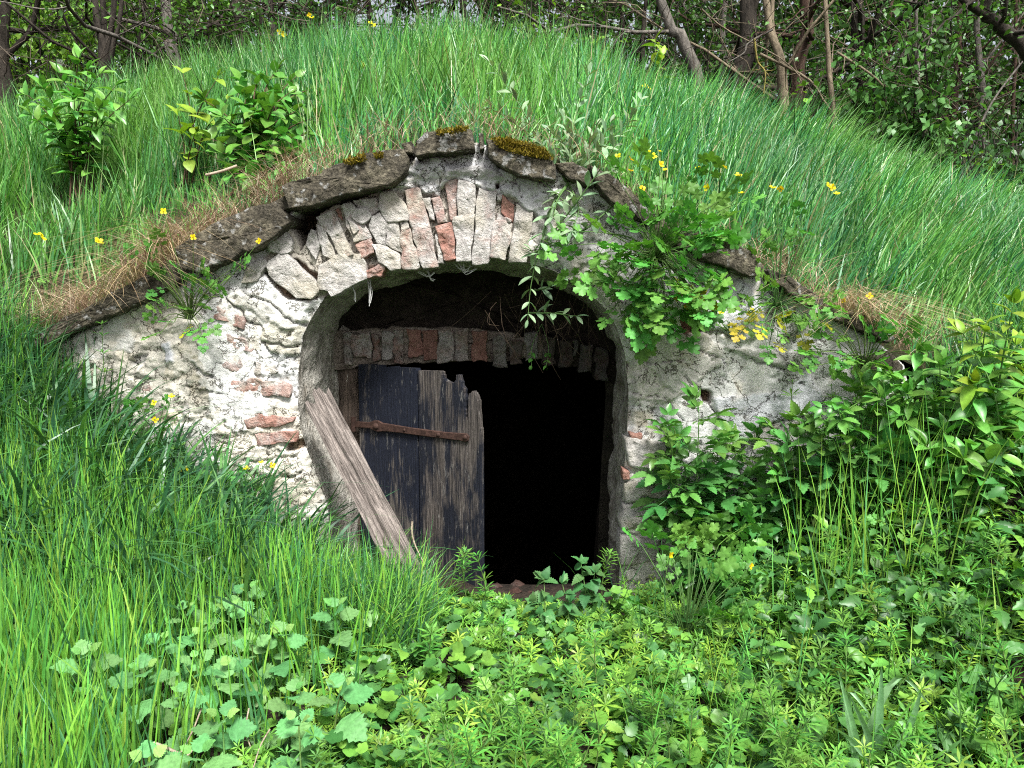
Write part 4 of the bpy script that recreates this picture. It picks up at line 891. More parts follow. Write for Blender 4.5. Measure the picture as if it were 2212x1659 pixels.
# mound
n = 70000; x = rng.uniform(-4.0, 4.0, n); y = .16 + 2.75 * rng.uniform(0, 1, n) ** .9
bare = sstep(.18, .0, y - .12 - .22 * sstep(-1.0, -1.6, x) - .08 * fbm(np.c_[x, y], .3, 2, 41)) * np.interp(x, [-2, -1, -.5, 0, .9, 1.2], [1, 1, .7, .4, .4, 1]) ; kp = rng.random(n) > bare * .9; x, y = x[kp], y[kp]; n = len(x)
cl = fbm(np.c_[x, y], .22, 2, 42); hb = .34 + .10 * cl + .06 * fbm(np.c_[x, y], .9, 2, 43); hb *= .45 + .55 * sstep(.12, .55, y); hb += .05 * sstep(0, -2, x)
slope = sstep(.2, 2.2, x)
az = np.where(rng.random(n) < .35 + .5 * slope, rng.normal(.15, .8, n), rng.uniform(0, 6.28, n))
lean = np.abs(rng.normal(.10, .12, n)) + .13 * slope; dr = np.abs(rng.normal(.12, .18, n)) + .08 * slope; tuft = fbm(np.c_[x, y], .085, 2, 47); hb = hb * (1 + .30 * tuft)
P_ = np.c_[x, y, MOUND(x, y) - .01]
big_ = fbm(np.c_[x, y], .7, 3, 44); c = gcols(n, PAL, [4, 3, 2.6, 1.1, 1]); c = c + (np.array([.15, .31, .045]) - c) * (.55 * sstep(.0, .5, big_))[:, None]; c = c + (np.array([.05, .16, .065]) - c) * (.5 * sstep(-.05, -.5, big_))[:, None]; c *= (1 + .3 * cl)[:, None]; dead = rng.random(n) < .025; c[dead] = np.array([.33, .30, .16])
az = az + .9 * fbm(np.c_[x, y], .45, 2, 45); lean = lean + .16 * np.abs(fbm(np.c_[x, y], .3, 2, 46)); c = c + (np.array([.11, .235, .035]) - c) * (.35 * sstep(-.6, -2., x))[:, None]
for bx_, by_, rx_, ry_ in ((-1.24, .40, .40, .44), (-2.3, .85, .36, .30), (-1.66, .50, .2, .30)): hb = hb * (1 - .72 * sstep(1.15, .8, np.hypot((x - bx_) / rx_, (y - by_) / ry_)))
ns = 420; xs_ = rng.uniform(-3.6, 3.6, ns); ys2 = rng.uniform(.35, 2.6, ns); stalk = blades(np.c_[xs_, ys2, MOUND(xs_, ys2)], rng.uniform(.40, .60, ns), rng.uniform(.003, .006, ns), rng.uniform(0, 6.28, ns), np.abs(rng.normal(.12, .1, ns)), np.abs(rng.normal(.2, .2, ns)), gcols(ns, [(.30, .42, .17), (.42, .40, .22), (.20, .38, .10)], [2, 1, 2]), 5)
put_grass('long_grass', 'long fresh green grass covering the mound', [stalk, blades(P_, hb * rng.uniform(.65, 1.25, n), rng.uniform(.005, .0115, n), az, lean, dr, c, 4)])
def ground_at(px, py, hgt, lo=-2.6, hi=-.05):
    """point of the sight line that floats hgt above the soil"""
    ys_ = np.linspace(lo, hi, 120); P_ = np.array([at(px, py, y) for y in ys_]); dz = P_[:, 2] - FLOOR(P_[:, 0], P_[:, 1]) - hgt
    k = int(np.argmin(np.abs(dz))); return P_[k]
HO = [(535, 1281, 'topmost woolly mint shoot of the left patch'), (400, 1321, 'woolly mint shoot at the upper left of its patch'), (495, 1321, 'large woolly mint shoot near the top of the patch'), (610, 1371, 'woolly mint shoot at the upper right of the patch'), (725, 1316, 'woolly mint shoot alone in grass towards the door'), (345, 1391, 'woolly mint shoot on the left side of the patch'), (545, 1396, 'woolly mint shoot in the middle of the patch'),
      (185, 1421, 'woolly mint shoot standing alone far left in the grass'), (310, 1451, 'woolly mint shoot left of the patch centre'), (495, 1451, 'woolly mint shoot at the centre above the largest one'), (425, 1431, 'woolly mint shoot crowded in the patch centre'), (395, 1501, 'broad woolly mint shoot in the lower left of the patch'), (630, 1501, 'woolly mint shoot at the lower right of the patch'), (735, 1491, 'rightmost woolly mint shoot among the grass'), (480, 1556, 'largest woolly mint shoot beside the dead twigs'),
      (425, 1636, 'woolly mint shoot at the bottom edge behind the twigs'), (320, 1646, 'woolly mint shoot in the bottom left corner of the patch'), (645, 1566, 'woolly mint shoot right of the dead twigs'), (440, 1376, 'small woolly mint shoot between the upper shoots')]
HOP = np.array([ground_at(px, py, .22, -2.4, -.6) for px, py, _ in HO])
# grass on the left bank and in the left foreground
sets = []
def zone(n, xr, yr, hgt, wid, pal, wts, lean=(.08, .08), droop=(.12, .12), mask=None, seg=4, az=None, hvar=.3):
    x = rng.uniform(*xr, n); y = rng.uniform(*yr, n)
    if mask is not None: k = rng.random(n) < mask(x, y); x, y = x[k], y[k]
    n = len(x); P_ = np.c_[x, y, FLOOR(x, y) - .01]
    a = rng.uniform(0, 6.28, n) if az is None else rng.normal(az[0], az[1], n)
    cl = fbm(np.c_[x, y], .18, 2, 51)
    return blades(P_, hgt * rng.uniform(1 - hvar, 1 + hvar, n) * (1 + .25 * cl), wid * rng.uniform(.7, 1.3, n), a, np.abs(rng.normal(*lean, n)), np.abs(rng.normal(*droop, n)), gcols(n, pal, wts) * (1 + .2 * cl)[:, None], seg)
YG = [(.16, .39, .05), (.105, .32, .055), (.23, .43, .06), (.055, .20, .065)]
BG = [(.04, .13, .055), (.055, .165, .05), (.08, .20, .05), (.03, .09, .04)]
def leftm(x, y):
    m = np.where(x < -1.0, 1., sstep(-.15, -.75, x - .35 * (y + .4))); d = np.full(len(x), 9.)
    for p in HOP: d = np.minimum(d, np.hypot(x - p[0], (y - p[1] + .05) * .75))
    return m * (.34 + .66 * sstep(.05, .13, d))
sets.append(zone(20000, (-2.7, .1), (-2.05, -.45), .33, .0075, YG, [3, 3, 1.5, 2], (.07, .06), (.10, .10), leftm))
sets.append(zone(4200, (-2.9, -.75), (-.85, -.03), .38, .018, BG, [3, 3, 2, 1.5], (.2, .12), (.6, .35), lambda x, y: sstep(-.55, -1.1, x), 6))
sets.append(zone(2200, (-.85, -.30), (-.72, -.36), .24, .0065, YG + BG, [2, 3, 1, 1, 1, 2, 2, 1], (.2, .12), (.35, .25), None, 5))
sets.append(zone(5000, (-1.6, -.1), (-.75, -.10), .24, .006, YG + BG, [2, 3, 1, 1, 1, 2, 2, 1], (.2, .12), (.4, .25), lambda x, y: sstep(-.25, -.5, x + .0 * y), 5))
sets.append(zone(9000, (-3.6, -1.75), (-.5, .2), .36, .007, YG + BG, [2, 3, 1, 2, 2, 2, 1, 1], (.1, .1), (.2, .2)))
put_grass('tall_grass', 'tall bright green grass in the left foreground and before the wall', sets)
# right-hand bank and foreground: sparse thin grass between the weeds
sets = [zone(420, (.3, 2.9), (-1.6, -.1), .34, .005, YG + BG, [3, 3, 2, 1, 1, 2, 2, 1], (.12, .1), (.15, .15)), zone(110, (1.0, 1.45), (-.75, -.35), .46, .0055, YG, [3, 2, 2, 1], (.08, .06), (.08, .08)), zone(1800, (1.75, 3.6), (-.1, .2), .30, .007, YG + BG, [1, 3, 1, 2, 2, 2, 1, 1], (.15, .1), (.2, .2))]
put_grass('sparse_grass', 'thin grass stems standing among the weeds of the right bank', sets)
# dry grass along the coping
n = 15000; x = np.where(rng.random(n) < .35, rng.uniform(-2.3, -1.1, n), rng.uniform(-2.15, 1.75, n)); wx = np.interp(x, [-2.1, -1.6, -1.0, -.6, -.25, .0, .3, .7, 1.1, 1.25, 1.6], [1, 1, .8, .35, .25, .22, .12, .08, .4, 1, .5]); kp = rng.random(n) < wx * (.25 + .9 * sstep(-.3, .25, fbm(np.c_[x, x * 0], .16, 3, 141))); x = x[kp]; n = len(x)
y = np.where(rng.random(n) < .75, rng.uniform(.0, .24, n) + .14 * rng.random(n) * (x < -1.1), rng.uniform(-.06, .1, n)); z = np.where(y > .12, MOUND(x, y), COPE(x) + .03 + .10 * rng.random(n) * (y < .2))
az = np.where(rng.random(n) < .6, rng.normal(-1.57, 1.0, n), rng.uniform(0, 6.28, n))
c = gcols(n, [(.46, .37, .25), (.36, .26, .18), (.56, .47, .33), (.24, .16, .11)], [3, 3, 1.5, 2], .3)
s1 = blades(np.c_[x, y, z], rng.uniform(.06, .19, n), rng.uniform(.002, .0038, n), az, np.abs(rng.normal(.5, .4, n)), rng.uniform(.3, 1.6, n), c, 5)
n = 420; x = rng.choice([-1.55, -1.45, -1.35, 1.30, 1.34, 1.4], n) + rng.normal(0, .06, n); hang = blades(np.c_[x, np.full(n, -.07) + rng.normal(0, .02, n), COPE(x) + .03], rng.uniform(.12, .26, n), rng.uniform(.002, .0035, n), rng.normal(-1.57, .9, n), rng.uniform(.1, .5, n), rng.uniform(1.6, 2.6, n), gcols(n, [(.48, .38, .22), (.35, .25, .14)], [2, 1]), 6)
put_grass('dry_grass', 'straw-brown dry grass matted along the coping stones', [s1, hang], M_DRY, 'dry grass')

# ------------------------------------------------------------------ ground-cover weeds (carpet)
def _w2():
    v, f = leaf_shape(2, .10, .6, 1, 0, .0, .25); return join([(xf(v, 2 * math.pi * k / 6, 1, (0, 0, 0), 0, R(28)), f) for k in range(6)])
WH, WHF = _w2()
def carpet(n, xr, yr, mask, hmax, size, col):
    x = rng.uniform(*xr, n); y = rng.uniform(*yr, n); k = rng.random(n) < mask(x, y); x, y = x[k], y[k]; n = len(x)
    H_ = hmax * rng.uniform(.25, 1.25, n) * (1 + .6 * fbm(np.c_[x, y], .25, 2, 81)) * (.55 + .45 * sstep(-.35, .0, fbm(np.c_[x, y], .16, 2, 82))); H_ = hcap(x, y, H_); z0 = FLOOR(x, y); tl = rng.normal(0, .28, (n, 2)); parts = []
    cb = gcols(n, [col, (col[0] * 1.5, col[1] * 1.15, col[2]), (col[0] * .6, col[1] * .68, col[2] * 1.0)], [3, 2.2, 1.6], .35)
    Vs_, Fs2, Cs, off = [], [], [], 0
    for q in (.3, .5, .68, .84, 1.0):
        T = np.c_[x + tl[:, 0] * H_ * q, y + tl[:, 1] * H_ * q, z0 + H_ * q]; up_ = np.c_[tl + rng.normal(0, .25, (n, 2)), np.ones(n)]; d = np.cross(up_, rng.normal(0, 1, (n, 3)))
        V, F = scatter(WH, WHF, frames(d, up_), size * (rng.uniform(.45, 1.25, n)) * (1.1 - .45 * q ** 3), T); Vs_.append(V); Fs2.append(F + off); off += len(V); Cs.append(np.repeat(cb, len(WH), 0))
    P_ = np.c_[x, y, z0]; V, F, c = blades(P_, H_, np.full(n, .003), np.arctan2(tl[:, 1], tl[:, 0]), np.hypot(tl[:, 0], tl[:, 1]), np.zeros(n), cb * 1.1, 2); Vs_.append(V); Fs2.append(F + off); Cs.append(c)
    return np.concatenate(Vs_), np.concatenate(Fs2), np.concatenate(Cs)
hcap = lambda x, y, h_: np.where((np.abs(x - .02) < .36) & (y > -.75), np.minimum(h_, .008 + .15 * np.clip(-y, 0, 1)), h_)
wmask = lambda x, y: np.clip(sstep(-.62, -.15, x - .3 * (y + .3)), 0, 1) * np.where((np.abs(x - .12) < .22) & (y > -.12), 0, 1)
CA = carpet(1900, (-.8, 2.6), (-1.95, -.08), wmask, .15, .046, (.155, .35, .055))
# low broad leaves under the weeds and on the right bank
def leaves_low(n, xr, yr, mask, hmax, size, shape, pal, wts):
    x = rng.uniform(*xr, n); y = rng.uniform(*yr, n); k = rng.random(n) < mask(x, y); x, y = x[k], y[k]; n = len(x); z = FLOOR(x, y) + hcap(x, y, hmax * rng.uniform(.1, 1, n))
    d = np.c_[rng.normal(0, 1, n), rng.normal(-.25, 1, n), rng.normal(.0, .35, n)]; V, F = scatter(shape[0], shape[1], frames(d, rng.normal(0, .35, (n, 3)) + [0, -.3, 1.]), size * rng.uniform(.6, 1.3, n), np.c_[x, y, z])
    return V, F, np.repeat(gcols(n, pal, wts), len(shape[0]), 0)
eld_s = leaf_shape(0, .24, .42, 1, 5, .2, .35); net_s, ov_s, lob_s = leaf_shape(0, .34, .33, 1, 6, .14, .35), leaf_shape(4, .30, .42, 1, 0, .14, .3), lobed(16, 5, .34)
LP = [(.075, .21, .05), (.11, .27, .045), (.045, .14, .035), (.165, .34, .05)]
LL = [zone(5200, (-.7, 2.6), (-1.95, -.3), .15, .0045, YG + BG, [3, 3, 2, 1, 1, 2, 2, 1], (.2, .2), (.3, .3), lambda x, y: wmask(x, y) * (np.abs(x) > .4 + .8 * (y > -.5)), 4), leaves_low(2600, (-.5, 2.7), (-1.9, -.2), wmask, .13, .05, lob_s, LP, [2, 3, 1, 2]), leaves_low(3600, (-.6, 2.7), (-1.9, -.1), wmask, .10, .05, net_s, LP, [3, 2, 2, .6]),
      leaves_low(2400, (.75, 3.0), (-1.1, .05), lambda x, y: np.ones(len(x)), .20, .06, eld_s, LP, [3, 2, 3, .5]),
      leaves_low(900, (-2.4, -.3), (-1.8, -.1), lambda x, y: np.ones(len(x)), .12, .055, lob_s, LP, [2, 2, 2, 1])]
put_grass('ground_cover', 'low carpet of cleavers, nettles and small weeds before the doorway and on the right bank', [CA] + LL, M_FOL, 'ground cover')

# ------------------------------------------------------------------ single plants
def on_mound(px, Y): x = at(px, 300, Y)[0]; return np.array([x, Y, float(MOUND(np.array([x]), np.array([Y]))[0])])
# bushes on the mound
b = on_mound(545, .62)
tips = [at(px, py, Y) for px, py, Y in [(440, 215, .6), (480, 250, .5), (520, 175, .7), (560, 160, .75), (600, 150, .8), (640, 165, .8), (675, 190, .8), (690, 250, .7), (660, 290, .55), (620, 330, .45), (560, 350, .42), (520, 300, .45), (590, 230, .5), (550, 240, .5), (640, 240, .55), (480, 330, .48), (605, 290, .42), (500, 375, .38), (560, 390, .34), (610, 365, .36), (455, 300, .5), (655, 335, .45), (530, 215, .6), (625, 200, .65), (580, 320, .36)]]
shrub('dogwood_bush', 'dogwood bush with rounded oval leaves on the left of the mound', 'bush', b, stems_from(b, tips, .2), 'dog', .098, .052, .25, None, M_STEMB, r0=.006)
b = on_mound(165, .95)
tips = [at(px, py, Y) for px, py, Y in [(60, 205, .9), (95, 190, .95), (130, 160, 1.), (170, 125, 1.0), (190, 150, .9), (215, 160, .95), (250, 185, .9), (280, 215, .85), (110, 235, .8), (160, 215, .8), (215, 235, .8), (70, 250, .8)]]
shrub('leafy_bush', 'bush with long pointed leaves near the left edge of the mound', 'bush', b, stems_from(b, tips, .2), 'lance', .115, .05, .35, None, M_STEMB)
b = on_mound(400, .8); tips = [at(395, 158, .8), at(472, 165, .78), at(490, 215, .7), at(385, 250, .7), at(420, 290, .62)]
shrub('sapling', 'yellow-green sapling beside the dogwood bush', 'sapling', b, stems_from(b, tips, .1), 'yel', .095, .10, .5, 'lancey', M_STEMB, tipn=2)
b = on_mound(790, .95); shrub('sapling', 'small pale sapling in the grass above the left coping', 'sapling', b, stems_from(b, [at(787, 150, .9)], 0), 'lancey', .08, .08, .4, None, M_STEM)
b = on_mound(1408, 2.0); shrub('sapling', 'small yellow-green sapling rising from the right crest', 'sapling', b, stems_from(b, [at(1415, 92, 2.0), at(1430, 120, 1.95)], 0), 'lancey', .13, .10, .5, None, M_STEM)
b = on_mound(760, .7); shrub('sapling', 'low sprig of broad yellow-green leaves right of the dogwood bush', 'sapling', b, stems_from(b, [at(755, 240, .68)], 0), 'yel', .09, .06, .4, None, M_STEM)
# silvery shrub rooted behind the mossy slab
b = np.array([at(1225, 395, .03)[0], .04, at(1225, 395, .03)[2]])
ST = [[(1222, 390), (1180, 327), (1115, 215), (1057, 133)], [(1222, 392), (1170, 317), (1110, 265), (1060, 233)], [(1228, 385), (1237, 283), (1255, 210), (1270, 158)], [(1230, 388), (1290, 330), (1330, 290), (1372, 247)], [(1226, 390), (1225, 330), (1205, 300), (1190, 285)], [(1230, 390), (1260, 350), (1300, 300), (1318, 265)],
      [(1226, 390), (1240, 330), (1215, 260)], [(1230, 392), (1270, 400), (1320, 372)], [(1226, 392), (1195, 370), (1160, 345)], [(1226, 395), (1212, 360), (1235, 300)], [(1228, 390), (1250, 370), (1290, 270)], [(1228, 398), (1205, 430), (1195, 470)], [(1230, 400), (1250, 450), (1235, 500)], [(1150, 556), (1220, 470), (1300, 360), (1385, 215)], [(1228, 395), (1195, 440), (1170, 520), (1148, 610), (1140, 690)], [(1146, 628), (1180, 622), (1215, 602)], [(1141, 676), (1195, 677), (1245, 683)], [(1290, 480), (1220, 520), (1150, 545)], [(1330, 440), (1270, 490), (1210, 525)]]
stems = [[at(px, py, .02 - .16 * min(1, k / 2.) * (1 if q in (11, 12, 13, 14, 15, 16, 17, 18) else -.8) - .03) for k, (px, py) in enumerate(L)] for q, L in enumerate(ST)]
leaf_mesh('silv', leaf_shape(5, .17, .5, 1, 0, .12, .15), C_SILV)
sv_ = shrub('silver_leaved_shrub', 'straggling shrub with narrow grey-green leaves trailing from the right of the arch top', 'shrub', b, stems, 'silv', .068, .040, .18, None, M_STEM, True, .0, r0=.0042, tipn=2, up=.9, r1=.0012)

def celandine(label, root, spots, flowers, size=.105, yellow=.0, key='cel', group='celandine plants', name='celandine_plant', fsz=.0155, fstem=True):
    root = np.array(root); e = empty(name, root, label, 'plant', group); parts = []
    for p in spots:
        p = np.array(p); d = p - root; d = d / (np.linalg.norm(d) + 1e-6); m = root * .5 + p * .5 + [0, -.02, .03]
        parts.append(tube(curve_pts([root, m, p], 6), np.linspace(.0028, .0014, 6), 4))
        dd = d + rv(.4) + [0, -.25, -.25]; k = 'cely' if (rng.random() < yellow * 1.7 and p[2] < root[2] - .01) else key
        o = put(k, e, p, dd, np.array([0, -.6, .8]) + rv(.45), size * rng.uniform(.7, 1.2))
    for f in flowers:
        f = np.array(f); m = root * .35 + f * .65 + rv(.015); m[2] = root[2] * .45 + f[2] * .55
        if fstem: parts.append(tube(curve_pts([root, m, f], 8), np.linspace(.0032, .0012, 8), 4))
        put(flower_me, e, f, rv(), np.array([0, -.8, .7]) + rv(.3), fsz * rng.uniform(.85, 1.2), 'flower')
    if parts: V, F = join(parts); link('stem', mesh('stem', V, F, M_STEM, smooth=True), e)
    return e
def spots_in(n, xr, yr, Yr, poly=None):
    out = []
    while len(out) < n:
        px, py = rng.uniform(*xr), rng.uniform(*yr)
        if poly is not None and sd_poly(np.array([[px, py]]), poly)[0] > 0: continue
        out.append(at(px, py, rng.uniform(*Yr)))
    return out
# the big cascading clump right of the arch
root = at(1415, 560, -.04)
poly = [(1300, 500), (1350, 470), (1420, 455), (1520, 470), (1545, 500), (1530, 540), (1535, 600), (1500, 670), (1460, 705), (1400, 705), (1370, 680), (1350, 640), (1325, 600), (1315, 540)]
S1 = spots_in(125, (1290, 1560), (400, 725), (-.24, -.05), poly) + [at(px, py, -.15) for px, py in [(1250, 560), (1235, 530), (1260, 590), (1275, 500), (1330, 660), (1340, 395), (1380, 380), (1440, 395), (1480, 400), (1560, 430), (1530, 390), (1590, 440)]]
F1_ = [at(px, py, rng.uniform(-.12, .12)) for px, py in [(1335, 338), (1362, 345), (1397, 330), (1411, 338), (1425, 328), (1427, 355), (1437, 368), (1362, 370), (1330, 420), (1337, 411), (1350, 432), (1387, 408), (1508, 365), (1555, 355), (1565, 362), (1594, 380), (1528, 405), (1602, 418), (1163, 383), (1229, 462)]]
celandine('large celandine clump with many yellow flowers cascading over the right of the arch', root, S1, F1_, .14, .02)
root = at(1677, 665, -.03)
S1 = spots_in(34, (1605, 1775), (610, 745), (-.2, -.05)) + [at(px, py, -.1) for px, py in [(1650, 560), (1640, 580), (1690, 480), (1735, 470), (1650, 470), (1660, 540), (1720, 540), (1745, 505)]]
celandine('celandine with yellowing lower leaves growing from a crack in the right wall', root, S1, [at(px, py, -.06) for px, py in [(1668, 407), (1686, 407), (1797, 405), (1807, 420), (1790, 402)]], .10, .45)
root = at(412, 690, -.03)
S1 = spots_in(24, (330, 440), (590, 730), (-.18, -.06)) + [at(px, py, -.14) for px, py in [(500, 590), (480, 610), (510, 575), (460, 600), (430, 590), (405, 600), (345, 560), (320, 570), (350, 540), (300, 560), (470, 640)]]
celandine('celandine rooted in the left wall below the coping slabs', root, S1, [at(px, py, -.15) for px, py in [(417, 513), (560, 521), (353, 457)]], .085, .08)
root = at(1865, 800, -.06)
celandine('broad-leaved celandine at the right end of the wall', root, spots_in(48, (1750, 1965), (670, 900), (-.28, -.05)), [at(1823, 648, -.1), at(1878, 640, -.1)], .12, .05)
root = ground_at(345, 1010, .05)
celandine('small celandine in the grass against the left wall', root, spots_in(12, (300, 395), (870, 1000), (-.2, -.06)), [at(333, 870, -.12), at(370, 857, -.12), at(335, 907, -.12)], .075)
for lab, (px, py), fl in (('celandine flowering low in the grass left of the plank', (560, 1060), [(565, 1000), (533, 1013), (588, 1005)]), ('celandine flowering among the dark blades at the left', (330, 1050), [(275, 985), (322, 994), (372, 1015), (400, 1017)])):
    root = ground_at(px, py, .03, -1.2, -.1); Y = root[1] - .03
    celandine(lab, root, [at(px + rng.uniform(-60, 60), py + rng.uniform(-45, 10), Y) for _ in range(9)], [at(a, c_, Y) for a, c_ in fl], .075)
root = ground_at(1480, 1380, .03, -1.6, -.3); Y = root[1]
celandine('bright leafy celandine at the foot of the right jamb', root, [at(rng.uniform(1350, 1620), rng.uniform(1150, 1410), Y + rng.uniform(-.15, .15)) for _ in range(44)], [at(1448, 1198, Y), at(1621, 1222, Y)], .125, .04)
root = ground_at(1745, 1180, .05, -1.2, -.2); celandine('pale celandine sprig among the elder leaves', root, [root + [rng.normal(0, .05), rng.normal(0, .04), .08 + rng.uniform(0, .08)] for _ in range(6)], [], .08)
root = ground_at(1990, 1180, .03, -1.2, -.2); celandine('pale celandine low on the right bank below the pointed-leaf bush', root, [root + [rng.normal(0, .09), rng.normal(0, .06), .06 + rng.uniform(0, .12)] for _ in range(12)], [], .085)
root = at(1575, 715, -.03); celandine('tiny celandine seedling on the smooth right wall', root, [at(1560, 700, -.05), at(1570, 705, -.05)], [at(1558, 675, -.05), at(1545, 693, -.05)], .035, 0, fsz=.013)
for lab, px, Y, py in (('lone yellow flower in the grass at the left crest', 668, 2.1, 33), ('lone yellow flower beside the sky gap', 605, 2.1, 68), ('lone yellow flower on the crest above the keystone slab', 950, 2.1, 63), ('lone yellow flower at the crest left of the keystone', 800, 2.1, 50), ('lone yellow flower in the upper middle of the slope', 1155, 1.5, 128), ('lone yellow flower in the grass of the right slope', 1393, 1.3, 187),
                       ('lone yellow flower in the grass at the far left', 82, .3, 508), ('yellow flower above the dry grass on the left coping', 213, .2, 522)):
    root = on_mound(px, Y); celandine(lab, root, [root + [rng.normal(0, .04), rng.normal(0, .03), .15] for _ in range(2)], [at(px, py, Y), at(px + 8, py + 6, Y)], .06, 0, group='single flowers on the mound', fsz=.019)

# elders and pointed-leaf bush of the right bank
ELD = [('elder seedling standing tallest against the right jamb', (1490, 1200), [(1510, 890), (1440, 925), (1470, 985), (1545, 960), (1450, 1040)]), ('elder with glossy leaves below the smooth grey plaster', (1600, 1200), [(1590, 985), (1630, 960), (1570, 1060), (1640, 1060), (1540, 1110), (1600, 1120)]),
       ('elder in the middle of the right bank', (1720, 1180), [(1690, 950), (1740, 930), (1700, 1030), (1770, 1000), (1660, 1090), (1740, 1090), (1790, 1060)]), ('dark elder under the right end of the wall', (1850, 1120), [(1810, 880), (1850, 860), (1900, 850), (1830, 940), (1880, 930), (1850, 1000), (1910, 990), (1790, 960), (1900, 1060)]),
       ('low elder at the bottom of the right bank', (1560, 1260), [(1500, 1130), (1560, 1150), (1610, 1170), (1520, 1190), (1470, 1160)])]
for lab, (bx, by), tp in ELD:
    b = ground_at(bx, by, .02, -.9, -.12); tips = [at(px, py, b[1] + rng.uniform(-.1, .08)) for px, py in tp]
    shrub('elder_shrub', lab, 'shrub', b, stems_from(b, tips, .1), 'eld', .18, .06, .3, 'eldy', M_STEM, group='elders of the right bank', r0=.005, tipn=3)
PNT = [('bush with bright pointed leaves at the right picture edge', (2130, 1020), [(2190, 655), (2130, 700), (2195, 745), (2080, 720), (2150, 790), (2210, 830), (2100, 830)]), ('bush with pointed leaves right of the wall end', (1990, 1020), [(1920, 800), (1985, 760), (2030, 790), (1960, 850), (2020, 870), (2060, 810), (1900, 860)]),
       ('shaded pointed-leaf bush low on the right bank', (2080, 1120), [(2040, 930), (2110, 910), (2170, 900), (2080, 990), (2150, 980), (2210, 940), (2000, 960)])]
for lab, (bx, by), tp in PNT:
    b = ground_at(bx, by, .02, -.9, -.1); tips = [at(px, py, b[1] + rng.uniform(-.1, .1)) for px, py in tp]
    shrub('leafy_bush', lab, 'bush', b, stems_from(b, tips, .1), 'lance', .105, .04, .3, 'lancey' if 'bright' in lab else None, M_STEM, group='pointed-leaf bushes of the right bank', tipn=4)
# nettles
for lab, (bx, by), tp in (('nettle standing against the dark doorway', (1265, 1330), [(1255, 1218), (1285, 1235)]), ('nettle clump on the right of the threshold', (1205, 1370), [(1175, 1250), (1215, 1262), (1150, 1300), (1230, 1300)]), ('nettle in the weeds at the bottom centre', (1215, 1640), [(1215, 1560), (1180, 1590)]),
                          ('nettle at the bottom right of the weed carpet', (1650, 1650), [(1640, 1560), (1690, 1580), (1600, 1590)]), ('nettle leaning over the bare soil', (1450, 1600), [(1440, 1530), (1480, 1550)]), ('dark nettle right of the broad grass blades', (2060, 1640), [(2060, 1560), (2100, 1580)])):
    b = ground_at(bx, by, .01, -2.2, -.1); tips = [at(px, py, b[1] + rng.uniform(-.04, .04)) for px, py in tp]
    shrub('nettle_plant', lab, 'nettle', b, stems_from(b, tips, .05), 'net', .062, .034, .3, None, M_STEM, group='nettles', r0=.003, tipn=4, up=.15, droop=.5)
# woolly horehound shoots in the left foreground
for px, py, lab in HO:
    tp = ground_at(px, py, .22, -2.4, -.6); b = tp.copy() + rv(.02) * [1, 1, 0]; b[2] = float(FLOOR(b[:1], b[1:2])[0]); e = empty('woolly_mint_shoot', b, lab, 'plant', 'woolly mint shoots in the left foreground')
    c = curve_pts([b, (b + tp) / 2 + rv(.008), tp], 8); V, F = tube(c, np.linspace(.003, .002, 8), 5); link('stem', mesh('stem', V, F, M_STEM, smooth=True), e)
    ph = rng.uniform(0, 3); big = rng.uniform(.7, 1.0) * (1.15 if 'arge' in lab else 1)
    for k, (q, s, el) in enumerate(((1., .030, 1.0), (.97, .050, .7), (.86, .072, .35), (.66, .082, .12), (.42, .08, .0))):
        p = b + (tp - b) * q
        for sg in (0, math.pi):
            an = ph + k * 1.57 + sg + rng.normal(0, .2); d = np.array([math.cos(an), math.sin(an), el + rng.normal(0, .12)])
            put('horey' if k == 0 else ('hore' if rng.random() < .5 else 'hore2'), e, p + d * .012, d, np.array([0, -.25, 1.]) + rv(.18), s * big * rng.uniform(.85, 1.15))
# cleavers that stand out singly
def cleavers(label, b, tp, n, size, group):
    e = empty('cleavers_plant', b, label, 'plant', group); c = curve_pts([b, (b + tp) / 2 + rv(.015), tp], 9); V, F = tube(c, np.linspace(.0022, .0014, 9), 4); link('stem', mesh('stem', V, F, M_STEM, smooth=True), e)
    for k in range(n):
        t = .25 + .75 * (k + 1) / n; i = min(int(t * 8), 7); p = c[i] + (c[i + 1] - c[i]) * (t * 8 - i) if t < 1 else c[-1]; ax_ = nrm_(c[min(i + 1, 8)] - c[i]); put('whorl_tip' if k == n - 1 else 'whorl', e, p, np.cross(ax_, rv()), ax_ + rv(.12), size * rng.uniform(.8, 1.15) * (.7 if k == n - 1 else 1), 'leaf_whorl')
CLV = [((1691, 946), (1712, 826), 'tall cleavers shoot rising in front of the smooth grey plaster'), ((1815, 960), (1796, 835), 'tall cleavers shoot before the right end of the wall'), ((1010, 1300), (1005, 1190), 'cleavers shoot in front of the door foot'), ((1035, 1310), (1030, 1200), 'cleavers shoot beside the door edge'), ((835, 1180), (818, 1075), 'cleavers shoot standing before the leaning plank'), ((1560, 1060), (1548, 960), 'cleavers shoot among the tall elder leaves'), ((1960, 1030), (1955, 920), 'cleavers shoot in the middle of the right bank'), ((1880, 1010), (1870, 880), 'cleavers shoot left of the pointed-leaf bush'), ((70, 720), (75, 690), 'cleavers shoot at the far left by the dry grass'), ((218, 790), (220, 700), 'cleavers shoot under the lowest left coping slab'), ((1300, 1270), (1318, 1195), 'cleavers shoot against the right jamb foot')]
for (bx, by), (tx, ty), lab in CLV:
    b = ground_at(bx, by, .02, -1.0, -.08); tp = at(tx, ty, b[1] - .02); b[2] = float(FLOOR(b[:1], b[1:2])[0]); cleavers(lab, b, tp, 6, .048, 'tall cleavers shoots')
